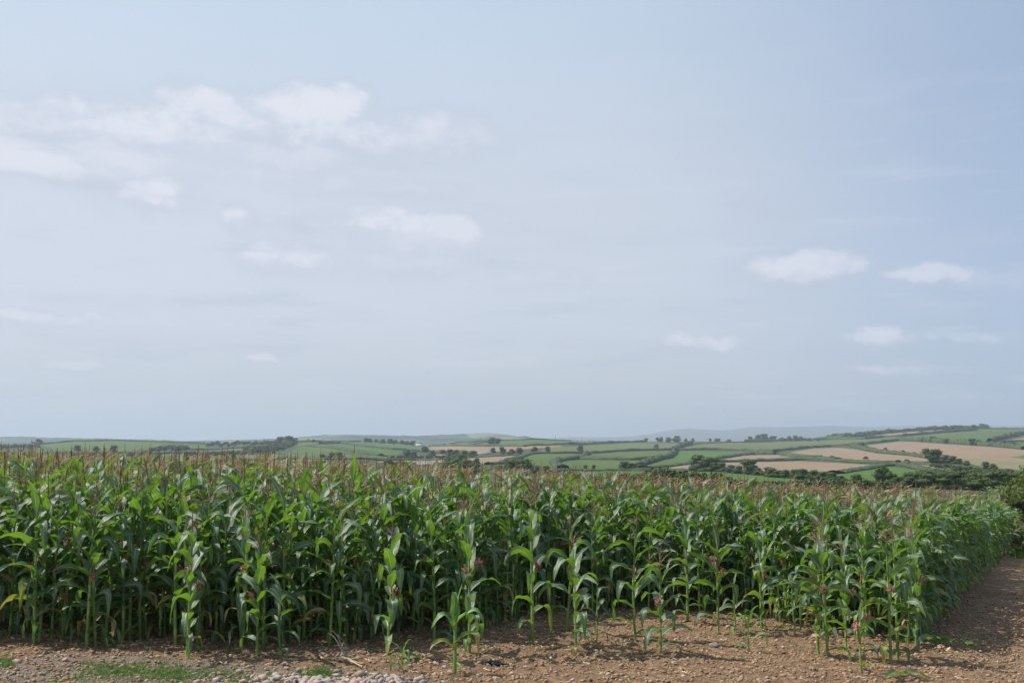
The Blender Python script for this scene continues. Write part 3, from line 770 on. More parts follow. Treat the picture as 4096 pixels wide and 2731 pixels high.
protos = [plant_from(plant(100 + k, 2.13, nl=int(rng.integers(14, 17)), ears=[1, 2, 0, 1, 1, 0][k % 6], dryness=[.5, .9, .3][k % 3]), MATS) for k in range(22)]
eared = [k for k in range(22) if 'silk0' in protos[k]]
for j in ind:
    x, y = pts[j]; H = lerp(.86, 1.0, sstep(dfront[j] / 1.3)) * rng.uniform(.90, 1.07)
    k = int(rng.integers(22)); ear = k in eared
    if side[j] < .55 and dfront[j] > .8: lab, g = ('maize plant with silked ears on the outer row along the brown track' if ear else 'maize plant without ears on the outer row along the brown track'), 'outer row of maize along the track'
    elif dfront[j] < .7: lab, g = ('tall maize plant bearing dark red silked ears in the foremost rank of the crop' if ear else 'tall maize plant without visible ears in the foremost rank of the crop'), 'foremost rank of the maize crop'
    else: lab, g = ('tall silk-eared maize plant crowded behind the foremost rank of the crop' if ear else 'tall earless maize plant crowded behind the foremost rank of the crop'), 'maize just behind the foremost rank'
    place(protos[k], x, y, rng.uniform(0, 6.28), H, lab, g, tilt=tuple(rng.normal(0, .025, 2)))

# the rest of the crop: nobody could count it
def flat(P_):
    mb = MB(); mi = {'stalk': 0, 'foliage': 1, 'tassel': 2, 'husk': 3, 'silk': 4}
    for k, m_ in P_.items():
        if m_.n:
            v, f, d, _ = m_.arr(); mb.add(v, f, d, mi[k.strip('01')])
    return mb.arr()
midp = [flat(plant(200 + k, 2.13, lod=1, nl=15, ears=k % 3 != 0)) for k in range(18)]
midt = [flat(plant(300 + k, 2.13, lod=1, nl=15, ears=0, show_from=1.0)) for k in range(18)]
lowt = [flat(plant(400 + k, 2.13, lod=2, nl=13, ears=0, show_from=1.25)) for k in range(18)]
lows = [flat(plant(430 + k, 2.13, lod=2, nl=13, ears=0)) for k in range(10)]
def scatter(name, groups):
    V, F, D, MI = [], [], [], []; n = 0
    for (src, P, sc) in groups:
        pick = rng.integers(0, len(src), len(P))
        for k in range(len(src)):
            q = P[pick == k]; ss = sc[pick == k]
            if not len(q): continue
            v, f, d, mi = src[k]; m_ = len(q)
            a = rng.uniform(0, 2 * pi, m_); ca, sa = np.cos(a), np.sin(a)
            tx, ty = rng.normal(0, .03, m_), rng.normal(0, .03, m_)
            zz = v[None, :, 2]
            x = (v[None, :, 0] * ca[:, None] - v[None, :, 1] * sa[:, None] + zz * tx[:, None]) * ss[:, None] + q[:, 0][:, None]
            y = (v[None, :, 0] * sa[:, None] + v[None, :, 1] * ca[:, None] + zz * ty[:, None]) * ss[:, None] + q[:, 1][:, None]
            z = zz * ss[:, None] + ground(q[:, 0], q[:, 1])[:, None]
            V.append(np.stack([x, y, z], -1).reshape(-1, 3)); F.append((f[None] + (np.arange(m_) * len(v))[:, None, None]).reshape(-1, 4) + n); n += m_ * len(v)
            dd = np.tile(d, (m_, 1)); D.append(dd); MI.append(np.tile(mi, m_))
    me = mesh_np(name, np.concatenate(V), np.concatenate(F), np.concatenate(D), np.concatenate(MI), [MATS[k] for k in ('stalk', 'foliage', 'tassel', 'husk', 'silk')])
    return link(name, me)
R = pts[rest]; df = dfront[rest]; sd_ = side[rest]; yy = R[:, 1]
lay = rng.uniform(.88, 1.10, len(R))
c_full = (yy < 30) & ((df < 4.5) | (sd_ < 2.0)); c_mid = (yy < 27) & ~c_full; c_les = (sd_ < 1.6) & ~c_full & ~c_mid; c_low = ~c_full & ~c_mid & ~c_les
o = scatter('maize_crop', [(midp, R[c_full], lay[c_full]), (midt, R[c_mid], lay[c_mid]), (lows, R[c_les], lay[c_les]), (lowt, R[c_low], lay[c_low])])
tag(o, 'dense field of tall green maize with pinkish brown tassels stretching back from the front rows', 'maize crop', kind='stuff')

# ------------------------------------------------------------------ stones, clods, litter, grass
def ico():
    import bmesh
    bm = bmesh.new(); bmesh.ops.create_icosphere(bm, subdivisions=2, radius=1); v = np.array([q.co[:] for q in bm.verts]); f = np.array([[x.index for x in q.verts] for q in bm.faces]); bm.free()
    bm = bmesh.new(); bmesh.ops.create_icosphere(bm, subdivisions=1, radius=1); v1 = np.array([q.co[:] for q in bm.verts]); f1 = np.array([[x.index for x in q.verts] for q in bm.faces]); bm.free()
    return (v, np.c_[f, f[:, 2]]), (v1, np.c_[f1, f1[:, 2]])
ICO2, ICO1 = ico()
def stone_shape(rg, base, cut=7, rough=.08):
    v = base[0].copy()
    for k in range(cut):     # planar facets: clip the ball with random planes
        n = rg.normal(0, 1, 3); n /= np.linalg.norm(n); h = rg.uniform(.36, .78)
        d = v @ n; v = v - n * np.maximum(d - h, 0)[:, None]
    v = v * (1 + rg.normal(0, rough, (len(v), 1)))
    return v, base[1]
def scatter_small(name, mats, shapes, P, S_, mi=None, flat_=(.55, .9), sink=.25, seed=1):
    rg = np.random.default_rng(seed); V, F, D, MI = [], [], [], []; n = 0
    pick = rg.integers(0, len(shapes), len(P))
    for k in range(len(shapes)):
        q = P[pick == k]; ss = S_[pick == k]; m_ = len(q)
        if not m_: continue
        v, f = shapes[k]; a = rg.uniform(0, 2 * pi, m_); ca, sa = np.cos(a)[:, None], np.sin(a)[:, None]; fl = rg.uniform(*flat_, m_)[:, None]
        x = (v[None, :, 0] * ca - v[None, :, 1] * sa) * ss[:, None] * rg.uniform(.9, 1.5, m_)[:, None] + q[:, 0:1]
        y = (v[None, :, 0] * sa + v[None, :, 1] * ca) * ss[:, None] + q[:, 1:2]
        z = v[None, :, 2] * ss[:, None] * fl + q[:, 2:3] + (ss * (1 - sink * 2))[:, None] * fl * .6
        V.append(np.stack([x, y, z], -1).reshape(-1, 3)); F.append((f[None] + (np.arange(m_) * len(v))[:, None, None]).reshape(-1, 4) + n); n += m_ * len(v)
        d = np.zeros((m_, len(v), 4)); d[..., 2] = rg.uniform(0, 1, m_)[:, None]; D.append(d.reshape(-1, 4))
        MI.append(np.repeat((mi[pick == k] if mi is not None else np.zeros(m_, int)), len(f)))
    return link(name, mesh_np(name, np.concatenate(V), np.concatenate(F), np.concatenate(D), np.concatenate(MI), mats, False))
def gfull(x, y):
    x = np.asarray(x, float); y = np.asarray(y, float)
    return groundz(x, y) + .075 * fbm(x * 6, y * 6, 4, 9) + .035 * np.abs(fbm(x * 9, y * 9, 3, 21) * 1.7)
rg = np.random.default_rng(11)
shapes1 = [stone_shape(rg, ICO1, 4, .10) for k in range(14)]
def pts_xy(x, y): return np.stack([x, y, gfull(x, y)], -1)
# earth clods
n = 80000; y = 9.0 + 17 * rg.random(n) ** 1.5; x = rg.uniform(-.58, .62, n) * y
sz = .006 + .030 * rg.random(n) ** 3.6
o = scatter_small('soil_clods', [M['clod']], shapes1, pts_xy(x, y), sz, seed=2)
tag(o, 'loose brown crumbs and clods of dry earth', 'soil', kind='stuff')
# small stones through the soil
n = 10000; y = 9.0 + 16 * rg.random(n) ** 1.5; x = rg.uniform(-.58, .62, n) * y
sz = .006 + .032 * rg.random(n) ** 4
o = scatter_small('field_stones', [M['stonelet']], shapes1, pts_xy(x, y), sz, seed=3)
tag(o, 'small pale and reddish stones strewn over the brown soil', 'stones', kind='stuff')
# gravel of the gateway, bottom left of centre
gx0, gy0 = base_at(560, 1560); gx1, _ = base_at(1000, 1560)
n = 3000; x = rg.normal((gx0 + gx1) / 2 + .25, (gx1 - gx0) * .30, n); y = 12.42 - np.abs(rg.normal(0, .55, n)) + rg.normal(0, .14, n) - .10 * np.abs(x + 1.7)
n2 = 1500; x2 = rg.uniform(-8, -3.0, n2); y2 = 12.15 - np.abs(rg.normal(0, .45, n2))
x = np.r_[x, x2]; y = np.r_[y, y2]
sz = np.r_[.008 + .060 * rg.random(n) ** 3.4, .007 + .016 * rg.random(n2) ** 2]
kp = (fbm(x * 1.6, y * 2.2, 3, 77) + .18 + .35 * np.clip(12.2 - y, -.3, .5)) > rg.uniform(-.12, .22, len(x)); x = x[kp]; y = y[kp]; sz = sz[kp]
GRAV = simple('gravel_stones', [(.26, .215, .18), (.44, .38, .34), (.38, .24, .19)], 3, .9)
o = scatter_small('gravel', [GRAV], [stone_shape(rg, ICO1, 6, .07) for k in range(16)], pts_xy(x, y), sz, seed=4, sink=.25, flat_=(.4, 1.0))
tag(o, 'pinkish grey gravel spread along the bottom of the picture', 'gravel', kind='stuff')
# larger single stones
big = [
 (656, 1533, .085, 'blocky pale grey stone below the left part of the crop'),
 (150, 1521, .070, 'rounded brownish stone on the soil at the far left'),
 (38, 1520, .075, 'flat slanting brown stone beside the grass tuft at the left edge'),
 (340, 1521, .045, 'flat pinkish stone on the grass edge'),
 (518, 1527, .055, 'pale stone sitting in the strip of grass'),
 (800, 1510, .06, 'cream stone right of the pale dried stalk'),
 (822, 1516, .045, 'upright light stone between two paler ones left of the seedling'),
 (813, 1556, .075, 'large light stone at the top of the gravel below the seedling'),
 (780, 1550, .06, 'angular grey-white stone on the gravel left of the largest one'),
 (943, 1534, .055, 'tan stone right of the seedling'),
 (1000, 1523, .055, 'pinkish stone midway between seedling and young plant'),
 (1020, 1536, .065, 'rose grey stone just left of the young plant'),
 (1036, 1549, .070, 'pale stone leaning against the foot of the young plant'),
 (998, 1549, .045, 'small round grey stone below left of the young plant'),
 (1144, 1536, .050, 'wedge-shaped pale stone left of the black plastic scrap'),
 (1140, 1558, .070, 'bluish white angular stone at the bottom edge right of the young plant'),
 (1176, 1548, .060, 'blue-grey stone below the black plastic scrap'),
 (1100, 1553, .060, 'brownish flat stone right of the young plant'),
 (1063, 1514, .045, 'grey stone on the soil just right of the young stem'),
 (1640, 1487, .120, 'large flat cream stone on bare soil left of the pale yellow-green plant'),
 (1665, 1472, .080, 'cream stone behind the large flat one'),
 (1592, 1480, .070, 'light stone left of the large flat cream one'),
 (1700, 1484, .055, 'small pale stone between the large flat one and the pale plant'),
 (1240, 1532, .045, 'white stone on bare soil in the middle foreground'),
 (1315, 1562, .050, 'light stone at the bottom edge of the bare soil'),
 (2020, 1500, .045, 'small whitish stone near the corner pair of plants'),
]
for i, (px, py, r, lab) in enumerate(big):
    x, y = base_at(px, py); v, f = stone_shape(np.random.default_rng(40 + i), ICO2, 9, .025)
    v = v * np.array([r * .78, r * .6, r * .50]); mb = MB(); mb.add(v, f, (0, 0, rng.uniform(), 0))
    o = mb.build('stone', [M['rock']], smooth=False); o.location = (x, y, float(gfull(x, y)) + r * .18); o.rotation_euler = (rng.uniform(-.2, .2), rng.uniform(-.2, .2), rng.uniform(-.6, .6))
    tag(o, lab, 'stone', 'larger stones lying on the soil')
# straw and dead leaf scraps
def litter(n, xr, yr, L, W, mats, name, seed):
    r = np.random.default_rng(seed); mb = MB()
    for k in range(n):
        y = r.uniform(*yr) ; x = r.uniform(*xr) * y; a = r.uniform(0, 2 * pi); l = r.uniform(.3, 1) * L; w = W * r.uniform(.4, 1)
        z = float(gfull(x, y)) + .012
        s = np.linspace(-.5, .5, 5); P = np.stack([x + s * l * cos(a) + .1 * l * np.sin(s * 5), y + s * l * sin(a), z + .02 * np.abs(np.sin(s * 6 + r.uniform(0, 6)))], -1)
        sd = np.array([-sin(a), cos(a), r.normal(0, .4)]) * w
        V = np.stack([P - sd, P + sd], 1).reshape(-1, 3); mb.add(V, gridfaces(5, 2), (0, 0, r.uniform(), 0), int(r.random() < .25))
    return mb.build(name, mats)
o = litter(1500, (-.55, .58), (12.2, 19), .16, .006, [M['straw'], M['drygrey']], 'straw_litter', 5)
tag(o, 'bits of straw and withered leaf scattered on the soil', 'litter', kind='stuff')
# a pale dried stalk with a torn husk, grey roots beside it
def ribbon(mb, pts_, w, r, mi=0, rnd=.5):
    P = np.array(pts_, float); T = np.gradient(P, axis=0); sd = np.cross(T, [0, 0, 1]); sd /= np.linalg.norm(sd, axis=1)[:, None] + 1e-6
    ww = w * np.sin(np.linspace(.35, pi - .15, len(P)))[:, None]
    V = np.stack([P - sd * ww, P + np.array([0, 0, .35]) * ww, P + sd * ww], 1).reshape(-1, 3); mb.add(V, gridfaces(len(P), 3), (.5, .5, rnd, 0), mi)
def smooth_path(p, n=12):
    p = np.array(p, float); t = np.linspace(0, 1, len(p)); q = np.linspace(0, 1, n)
    return np.stack([np.interp(q, t, p[:, k]) for k in range(p.shape[1])], -1)
def lie(pxs, h=.02, n=12):
    q = smooth_path(pxs, n); out = []
    for px, py in q:
        x, y = base_at(px, py); out.append([x, y, float(gfull(x, y)) + h])
    return np.array(out)
mb = MB(); ribbon(mb, lie([(758, 1524), (790, 1525), (828, 1536)], .05), .022, 0); ribbon(mb, lie([(752, 1527), (775, 1530)], .03), .015, 0)
v, f = tube(lie([(770, 1526), (800, 1530), (832, 1539)], .035), .010, 6); mb.add(v, f, (0, 0, .6, 0))
tag(mb.build('dry_stalk', [M['straw']]), 'pale dried maize stalk lying on the soil above the gravel', 'dried stalk')
mb = MB(); ribbon(mb, lie([(733, 1510), (736, 1516), (744, 1523), (752, 1526)], .05), .02, 0)
tag(mb.build('dry_leaf', [M['straw']]), 'small curled cream leaf left of the dried stalk', 'dried leaf')
x, y = base_at(795, 1523); mb = MB()
for k in range(5):
    a = [.5, 1.2, 2.0, 2.7, 3.4][k]; l = [.32, .36, .20, .34, .22][k]
    q = np.linspace(0, 1, 7)[:, None]; P = np.array([x, y, float(gfull(x, y))]) + np.concatenate([-.25 * q * l * 2 * np.cos(a * .6) - .1 * q, .12 * np.sin(q * a * 2), np.sin(q * 1.5) * l], 1)
    v, f = tube(P, np.linspace(.010, .003, 7), 5); mb.add(v, f, (0, 0, .4, 0))
tag(mb.build('root', [M['drygrey']]), 'grey forked root sticking up out of the soil above the dried stalk', 'root')
# black plastic scrap
x, y = base_at(1135, 1526); g = 22; mb = MB(); rr = np.random.default_rng(8)
X, Y = np.meshgrid(np.linspace(-.20, .22, g), np.linspace(-.09, .09, 12)); Z = .05 * np.abs(fbm(X * 18, Y * 22, 4, 3)) * 4 * np.exp(-(X / .15) ** 2) + .012
Y = Y * np.clip(1.25 - np.abs(X) / .2, .12, 1) + .02 * np.sin(X * 30)
v = np.stack([X + x, Y + y, Z + float(gfull(x, y))], -1).reshape(-1, 3); f = gridfaces(12, g)
mb.add(v, f, (0, 0, .5, 0)); tag(mb.build('plastic_scrap', [M['black']]), 'crumpled scrap of black plastic lying on the soil', 'plastic scrap')
# fallen green leaves at the corner of the field
def fallen(path, w, lab, seed, mat_=None, h=.05):
    r = np.random.default_rng(seed); P = lie(path, h, 14); P[:, 2] += .05 * np.abs(np.sin(np.linspace(0, 7, 14) + r.uniform(0, 6)))
    mb = MB(); T = np.gradient(P, axis=0); sd = np.cross(T, [0, 0, 1]); sd /= np.linalg.norm(sd, axis=1)[:, None]
    s = np.linspace(0, 1, 14); ww = (w * np.minimum(1, .4 + s * 3) * np.clip(1 - s ** 3, 0, 1) + .003)[:, None]
    c = np.linspace(-1, 1, 5)
    V = P[:, None] + sd[:, None] * (ww * c[None])[..., None]; V[..., 2] += np.abs(c)[None] * ww * .8 + .02 * np.sin(s * 17)[:, None] * c[None]
    D = np.zeros((14, 5, 4)); D[..., 0] = (c[None] + 1) / 2; D[..., 1] = s[:, None]; D[..., 2] = r.uniform()
    mb.add(V.reshape(-1, 3), gridfaces(14, 5), D.reshape(-1, 4))
    return tag(mb.build('fallen_leaf', [mat_ or M['maize_leaf']]), lab, 'leaf', 'fallen leaves at the field corner')
fallen([(2108, 1492), (2140, 1484), (2172, 1487), (2196, 1496)], .08, 'broad dark green fallen leaf lying at the field corner beside the track', 1)
fallen([(2125, 1466), (2150, 1480), (2190, 1492)], .06, 'dark green leaf arching from the corner plant down onto the soil', 2, h=.08)
fallen([(2200, 1493), (2225, 1495), (2250, 1492)], .06, 'short dark leaf lying apart on the track side of the fallen leaves', 3)
fallen([(2143, 1497), (2170, 1499), (2200, 1503)], .03, 'thin straw-coloured leaf lying below the fallen green ones', 4, M['straw'], .02)
fallen([(2030, 1568), (2060, 1560), (2100, 1560), (2140, 1563)], .045, 'pale green leaf lying at the bottom edge below the corner plants', 6)
# small green weeds on the soil
def blades(mb, x, y, n, h, spread, r, w=.0028, mi=0):
    for k in range(n):
        bx, by = x + r.normal(0, spread), y + r.normal(0, spread * .8); a = r.uniform(0, 2 * pi); l = h * r.uniform(.45, 1.15); e = r.uniform(.7, 1.45); z = float(gfull(bx, by)) - .01
        s = np.linspace(0, 1, 4); el = e - r.uniform(.2, 1.4) * s
        T = np.stack([np.cos(el) * cos(a), np.cos(el) * sin(a), np.sin(el)], -1); P = np.zeros((4, 3)); P[1:] = np.cumsum(T[:-1] * l / 3, 0); P += (bx, by, z)
        sd = np.array([-sin(a), cos(a), 0]) * w; ww = np.array([1, .95, .7, .1])[:, None]
        mb.add(np.stack([P - sd * ww, P + sd * ww], 1).reshape(-1, 3), gridfaces(4, 2), (0, 0, r.uniform(), 0), mi)
r = np.random.default_rng(21); mb = MB()
for (px, py, n, sx, sy, h) in [(235, 1550, 900, 70, 12, .06), (300, 1540, 1300, 75, 12, .07), (390, 1548, 1300, 60, 13, .07), (470, 1545, 700, 45, 12, .06), (12, 1522, 420, 16, 8, .07), (560, 1560, 500, 40, 9, .06), (650, 1556, 350, 40, 8, .055), (730, 1551, 900, 30, 9, .07), (760, 1558, 350, 30, 8, .06),
                               (840, 1564, 200, 30, 5, .05), (520, 1548, 260, 30, 9, .05), (140, 1562, 300, 60, 6, .045), (200, 1524, 90, 14, 5, .05)]:
    for k in range(n // 5):
        x, y = base_at(px + r.normal(0, sx * .7), min(1585, py + r.normal(0, sy * .8))); blades(mb, x, y, 10, h, .03, r)
tag(mb.build('grass', [M['grass']]), 'patchy short green grass along the gravel at lower left', 'grass', kind='stuff')
mb = MB()
for k in range(130):      # thin weeds under and beside the crop
    if k < 70: px, py = r.uniform(0, 2100), r.uniform(1455, 1500)
    else: px, py = r.uniform(2130, 2330), r.uniform(1340, 1500)
    x, y = base_at(px, py); blades(mb, x, y, 9, r.uniform(.05, .13), .05, r, .004)
tag(mb.build('weeds', [M['grass']]), 'sparse low green weeds on the soil under the crop and along the track', 'weeds', kind='stuff')
# verge beyond the track, right edge
mb = MB()
VP = EA + ROW * 0
for k in range(9000):
    s = r.uniform(29, 75); o_ = .45 + 7 * r.random() ** 1.4 + float(fbm(np.array(s * .7), np.array(1.0), 2, 3)) * .8; P = EA + ROW * s + NRM * o_
    x, y = float(P[0]), float(P[1]); hh = r.uniform(.12, .35) * (1.6 if o_ > 5.5 else 1)
    a = r.uniform(0, 2 * pi); sd = np.array([cos(a), sin(a), 0]) * .03; z = float(ground(x, y)); ln = r.normal(0, .08, 2)
    mb.add(np.array([[x, y, z] - sd, [x, y, z] + sd, [x + ln[0], y + ln[1], z + hh], [x + ln[0], y + ln[1], z + hh]]), [[0, 1, 2, 2]], (0, 0, r.uniform(), 0))
tag(mb.build('verge_grass', [M['grass']]), 'bright green grass verge beyond the brown track at the right edge', 'grass verge', kind='stuff')

# ------------------------------------------------------------------ trees and hedges
def crown_arr(seed, h, w, nleaf, lsz, lobes=9, base=.25, core=True, shape='round'):
    """leafy crown of separate lobes over a dark leafy interior; height h, width w, foot at z=0"""
    r = np.random.default_rng(seed); mb = MB(); L = []
    for k in range(lobes):
        t = r.uniform(0, 1); z = lerp(base * h + .12 * h, h * .84, t)
        rad = w * .5 * (np.sin(pi * np.clip(t * .72 + .20, 0, 1)) if shape == 'round' else (1.0 - .75 * t)) * .62
        a = 2.4 * k + r.normal(0, .4); rd = rad * r.uniform(.35, 1.1)
        lr = np.array([w * r.uniform(.20, .30), w * r.uniform(.20, .30), h * r.uniform(.13, .20)])
        L.append((np.array([rd * cos(a), rd * sin(a), z]), lr))
    L.append((np.array([0, 0, h * .55]), np.array([w * .28, w * .28, h * .30])))
    L.append((np.array([r.normal(0, w * .06), 0, h * .80]), np.array([w * .20, w * .2, h * .19])))
    wt = np.array([l[1][0] * l[1][2] for l in L]); wt /= wt.sum()
    for (c, lr), q in zip(L, wt):
        n = max(6, int(nleaf * q)); d = r.normal(0, 1, (n, 3)); d /= np.linalg.norm(d, axis=1)[:, None]
        rr = r.uniform(.72, 1.12, n) ** 1.0
        P = c + d * lr * rr[:, None]
        nn = d + r.normal(0, .55, (n, 3)); nn /= np.linalg.norm(nn, axis=1)[:, None]
        a1 = np.cross(nn, r.normal(0, 1, (n, 3))); a1 /= np.linalg.norm(a1, axis=1)[:, None] + 1e-9; a2 = np.cross(nn, a1)
        s = lsz * r.uniform(.6, 1.35, n)[:, None]
        V = np.stack([P - a1 * s, P - a2 * s * .6, P + a1 * s, P + a2 * s * .6], 1).reshape(-1, 3)
        F = np.arange(n * 4).reshape(-1, 4); D = np.zeros((n * 4, 4)); D[:, 2] = np.clip(np.repeat(r.uniform(0, 1) * .5 + r.uniform(0, .5, n), 4), 0, 1)
        mb.add(V, F, D)
        if core:
            cv, cf = ICO1; v = cv * lr * .80 * (1 + r.normal(0, .12, (len(cv), 1))) + c; mb.add(v, cf, (0, 0, r.uniform(.3, .8), 0))
    return mb
def trunk_arr(h, w, seed, base=.3):
    r = np.random.default_rng(seed); mb = MB()
    P = np.array([[0, 0, -.4], [0, 0, h * .15], [r.normal(0, .02) * h, 0, h * .4], [0, 0, h * .7]])
    v, f = tube(P, [h * .035, h * .028, h * .02, h * .008], 6); mb.add(v, f, (0, 0, .4, 0))
    for k in range(4):
        a = k * 1.7 + r.normal(0, .3); z = h * r.uniform(.2, .45)
        P = np.array([[0, 0, z], [cos(a) * w * .15, sin(a) * w * .15, z + h * .1], [cos(a) * w * .33, sin(a) * w * .33, z + h * .22]])
        v, f = tube(P, [h * .015, h * .01, h * .004], 4); mb.add(v, f, (0, 0, .4, 0))
    return mb
TK = {}
for k in range(6):
    TK[k] = (crown_arr(60 + k, 1, [1.15, 1.3, .95, 1.5, 1.2, .8][k], 900, .045, 10, [.0, -.04, .05, -.05, 0, .02][k]).mesh('crown', [M['treeleaf']]), crown_arr(60 + k, 1, [1.15, 1.3, .95, 1.5, 1.2, .8][k], 900, .045, 10, [.0, -.04, .05, -.05, 0, .02][k]).mesh('crown', [M['treeleaf2']]), trunk_arr(1, 1, k).mesh('trunk', [M['bark']]))
def tree(px, py, hpx, lab, group=None, kind=0, tone=0, wid=1.0, name='tree'):
    """px, py: photograph pixel of the foot, hpx: its height there"""
    P = hit(px, py); h = 1.08 * hpx / FPX * P[1]; wid = wid * 1.30
    o = empty(name, P, rng.uniform(0, 6.28)); o.scale = (h * wid, h * wid, h)
    link('crown', TK[kind][tone], o); link('trunk', TK[kind][2], o)
    return tag(o, lab, 'tree', group)
def T(c, x, y, h, lab, group=None, **kw): px, py = c(x, y); return tree(px, py, h * .46769, lab, group, **kw)
# single trees
T(c3, 690, 337, 54, 'round dark tree standing alone in the long pale pasture', kind=0)
T(c3, 410, 337, 46, 'round dark tree beside the hedge just right of the stubble strip', kind=0)
T(c3, 295, 346, 54, 'greyish tree on the hedge corner left of the lone round tree', kind=2, tone=1)
T(c3, 1340, 314, 42, 'small round tree in the long pasture above the branching hedges', kind=0)
T(c3, 1476, 310, 20, 'bush on the hedge crossing below the treeless crest', kind=3, name='bush')
T(c3, 730, 483, 34, 'left one of two small dark trees in the lower pasture', 'pair of small trees in the pasture', kind=4)
T(c3, 800, 481, 34, 'right one of two small dark trees in the lower pasture', 'pair of small trees in the pasture', kind=0)
T(c3, 318, 500, 46, 'small dark tree on the hedge left of the bending field hedge', kind=2)
T(c3, 400, 520, 62, 'grey-green tree below the bending field hedge', kind=0, tone=1)
for i, (x, y, h, l) in enumerate([(1060, 486, 66, 'leftmost grey-green tree of the clump on the hedge below the lower pasture'), (1130, 486, 52, 'middle bushy tree of the clump on the hedge below the lower pasture'), (1200, 472, 48, 'dark round tree at the right end of the clump below the lower pasture')]):
    T(c3, x, y, h, l, 'clump on the lower hedge', kind=[0, 1, 3][i], tone=[1, 1, 0][i], wid=1.2)
T(c3, 1250, 247, 32, 'small dark tree on the crest left of the big domed one', 'trees on the crest')
T(c3, 1350, 250, 38, 'upright tree on the crest midway between small and domed ones', 'trees on the crest', kind=2)
T(c3, 1380, 250, 42, 'narrow tree on the crest touching the upright one', 'trees on the crest', kind=5)
T(c3, 1440, 252, 40, 'left half of the big domed tree clump on the crest', 'trees on the crest', kind=3)
T(c3, 1510, 252, 52, 'right, taller half of the big domed tree clump on the crest', 'trees on the crest', kind=3)
T(c3, 1590, 248, 26, 'low bush right of the domed clump on the crest', 'trees on the crest', kind=1)
T(c3, 1650, 247, 26, 'small pointed bush on the crest right of the low one', 'trees on the crest', kind=0)
T(c3, 1797, 246, 24, 'tiny round tree alone on the crest before the blue moor', 'trees on the crest')
T(c3, 1850, 246, 26, 'low bush pair left member on the crest before the blue moor', 'trees on the crest', kind=3)
T(c3, 1875, 246, 24, 'low bush pair right member on the crest before the blue moor', 'trees on the crest', kind=0)
T(c3, 1960, 246, 18, 'flat bushes on the crest left of the dark crest clump', 'trees on the crest', kind=3, wid=1.8)
T(c3, 2140, 246, 42, 'pale left tree of the dark crest clump', 'trees on the crest', kind=0, tone=1)
T(c3, 2210, 246, 54, 'middle tree of the dark crest clump', 'trees on the crest', kind=1)
T(c3, 2260, 246, 62, 'tallest tree of the dark crest clump', 'trees on the crest', kind=0)
T(c3, 2325, 246, 44, 'right tree of the dark crest clump', 'trees on the crest', kind=1)
for i, (x, h) in enumerate([(215, 42), (285, 30), (345, 40), (395, 46), (445, 40), (520, 26), (590, 24)]):
    T(c4, x, 243, h, ['rounded tree on the crest right of the dark clump', 'low dark bush on the crest', 'bushy tree on the crest left of a taller one', 'taller rounded tree on the crest', 'pointed tree on the crest near its dip', 'flat bush in the dip of the crest', 'small bush at the start of the climbing treeline'][i], 'trees on the crest', kind=[0, 1, 1, 0, 2, 3, 3][i])
# the climbing treeline on the right-hand skyline
for i, (x, y, h) in enumerate([(690, 226, 36), (740, 222, 42), (800, 220, 40), (850, 222, 46), (900, 222, 40), (960, 216, 50), (1010, 200, 34), (1050, 194, 34), (1100, 190, 30), (1145, 184, 32), (1200, 178, 26), (1250, 174, 26), (1300, 170, 24), (1350, 164, 28), (1400, 160, 24), (1450, 158, 28), (1500, 154, 26), (1550, 152, 30), (1600, 150, 28)]):
    T(c4, x, y, h, 'bushy tree in the dark treeline climbing the right-hand skyline', 'treeline climbing the skyline', kind=[3, 1, 3, 0, 1][i % 5], wid=1.7)
for i, (x, y, h, l) in enumerate([(1680, 148, 38, 'left tree of the long clump near the top of the right-hand hill'), (1740, 146, 36, 'second tree of the long clump near the top of the right-hand hill'), (1800, 144, 34, 'third, lightest tree of the clump near the hilltop'), (1860, 150, 38, 'low dark tree below the hilltop clump'), (1920, 150, 44, 'dark tree left of the hilltop dome'), (1990, 134, 38, 'left half of the domed trees crowning the right-hand hill'), (2030, 134, 32, 'right half of the domed trees crowning the right-hand hill')]):
    T(c4, x, y, h, l, 'trees on the hilltop', kind=[1, 3, 0, 3, 1, 0, 1][i], wid=1.2)
# on the hedge below the large green field
for i, (x, y, h, l) in enumerate([(1500, 248, 34, 'left bush on the hedge between green field and large stubble field'), (1570, 252, 46, 'rounded tree on the hedge between green field and large stubble field'), (1690, 262, 38, 'low bush between two rounded trees on the upper right hedge'), (1910, 278, 54, 'broad rounded tree on the hedge right of centre of the large stubble field'), (1970, 280, 44, 'lower tree leaning on the broad one on that hedge'), (2090, 288, 40, 'dark tree where the diagonal hedge meets the upper right hedge'), (2180, 296, 46, 'dark tree right of the hedge meeting'), (2260, 302, 48, 'greener tree near the right edge on the upper hedge')]):
    T(c4, x, y, h, l, 'trees on the upper right hedge', kind=[3, 0, 3, 0, 1, 1, 0, 1][i], wid=1.15)
T(c4, 2290, 205, 38, 'dark tree at the top of the diagonal hedge by the right edge', kind=1, wid=1.3)
T(c4, 960, 300, 44, 'grey bushy tree at the left tip of the large stubble field', kind=1, tone=1, wid=1.4)
T(c4, 1168, 336, 34, 'small round tree on the hedge dividing two stubble fields', kind=0)
T(c4, 1320, 352, 30, 'low bush on the hedge dividing two stubble fields', kind=3)
T(c4, 1410, 366, 28, 'last low bush of the hedge dividing two stubble fields', kind=3)
T(c4, 1000, 396, 22, 'dark bush in the middle of the stubble field', kind=3, wid=1.4, name='bush')
T(c4, 710, 386, 18, 'flat dark bush at the lower left of the stubble field', kind=3, wid=2, name='bush')
T(c4, 1350, 430, 30, 'rounded bush on the hedge corner above the lower stubble strip', kind=3, wid=1.3)
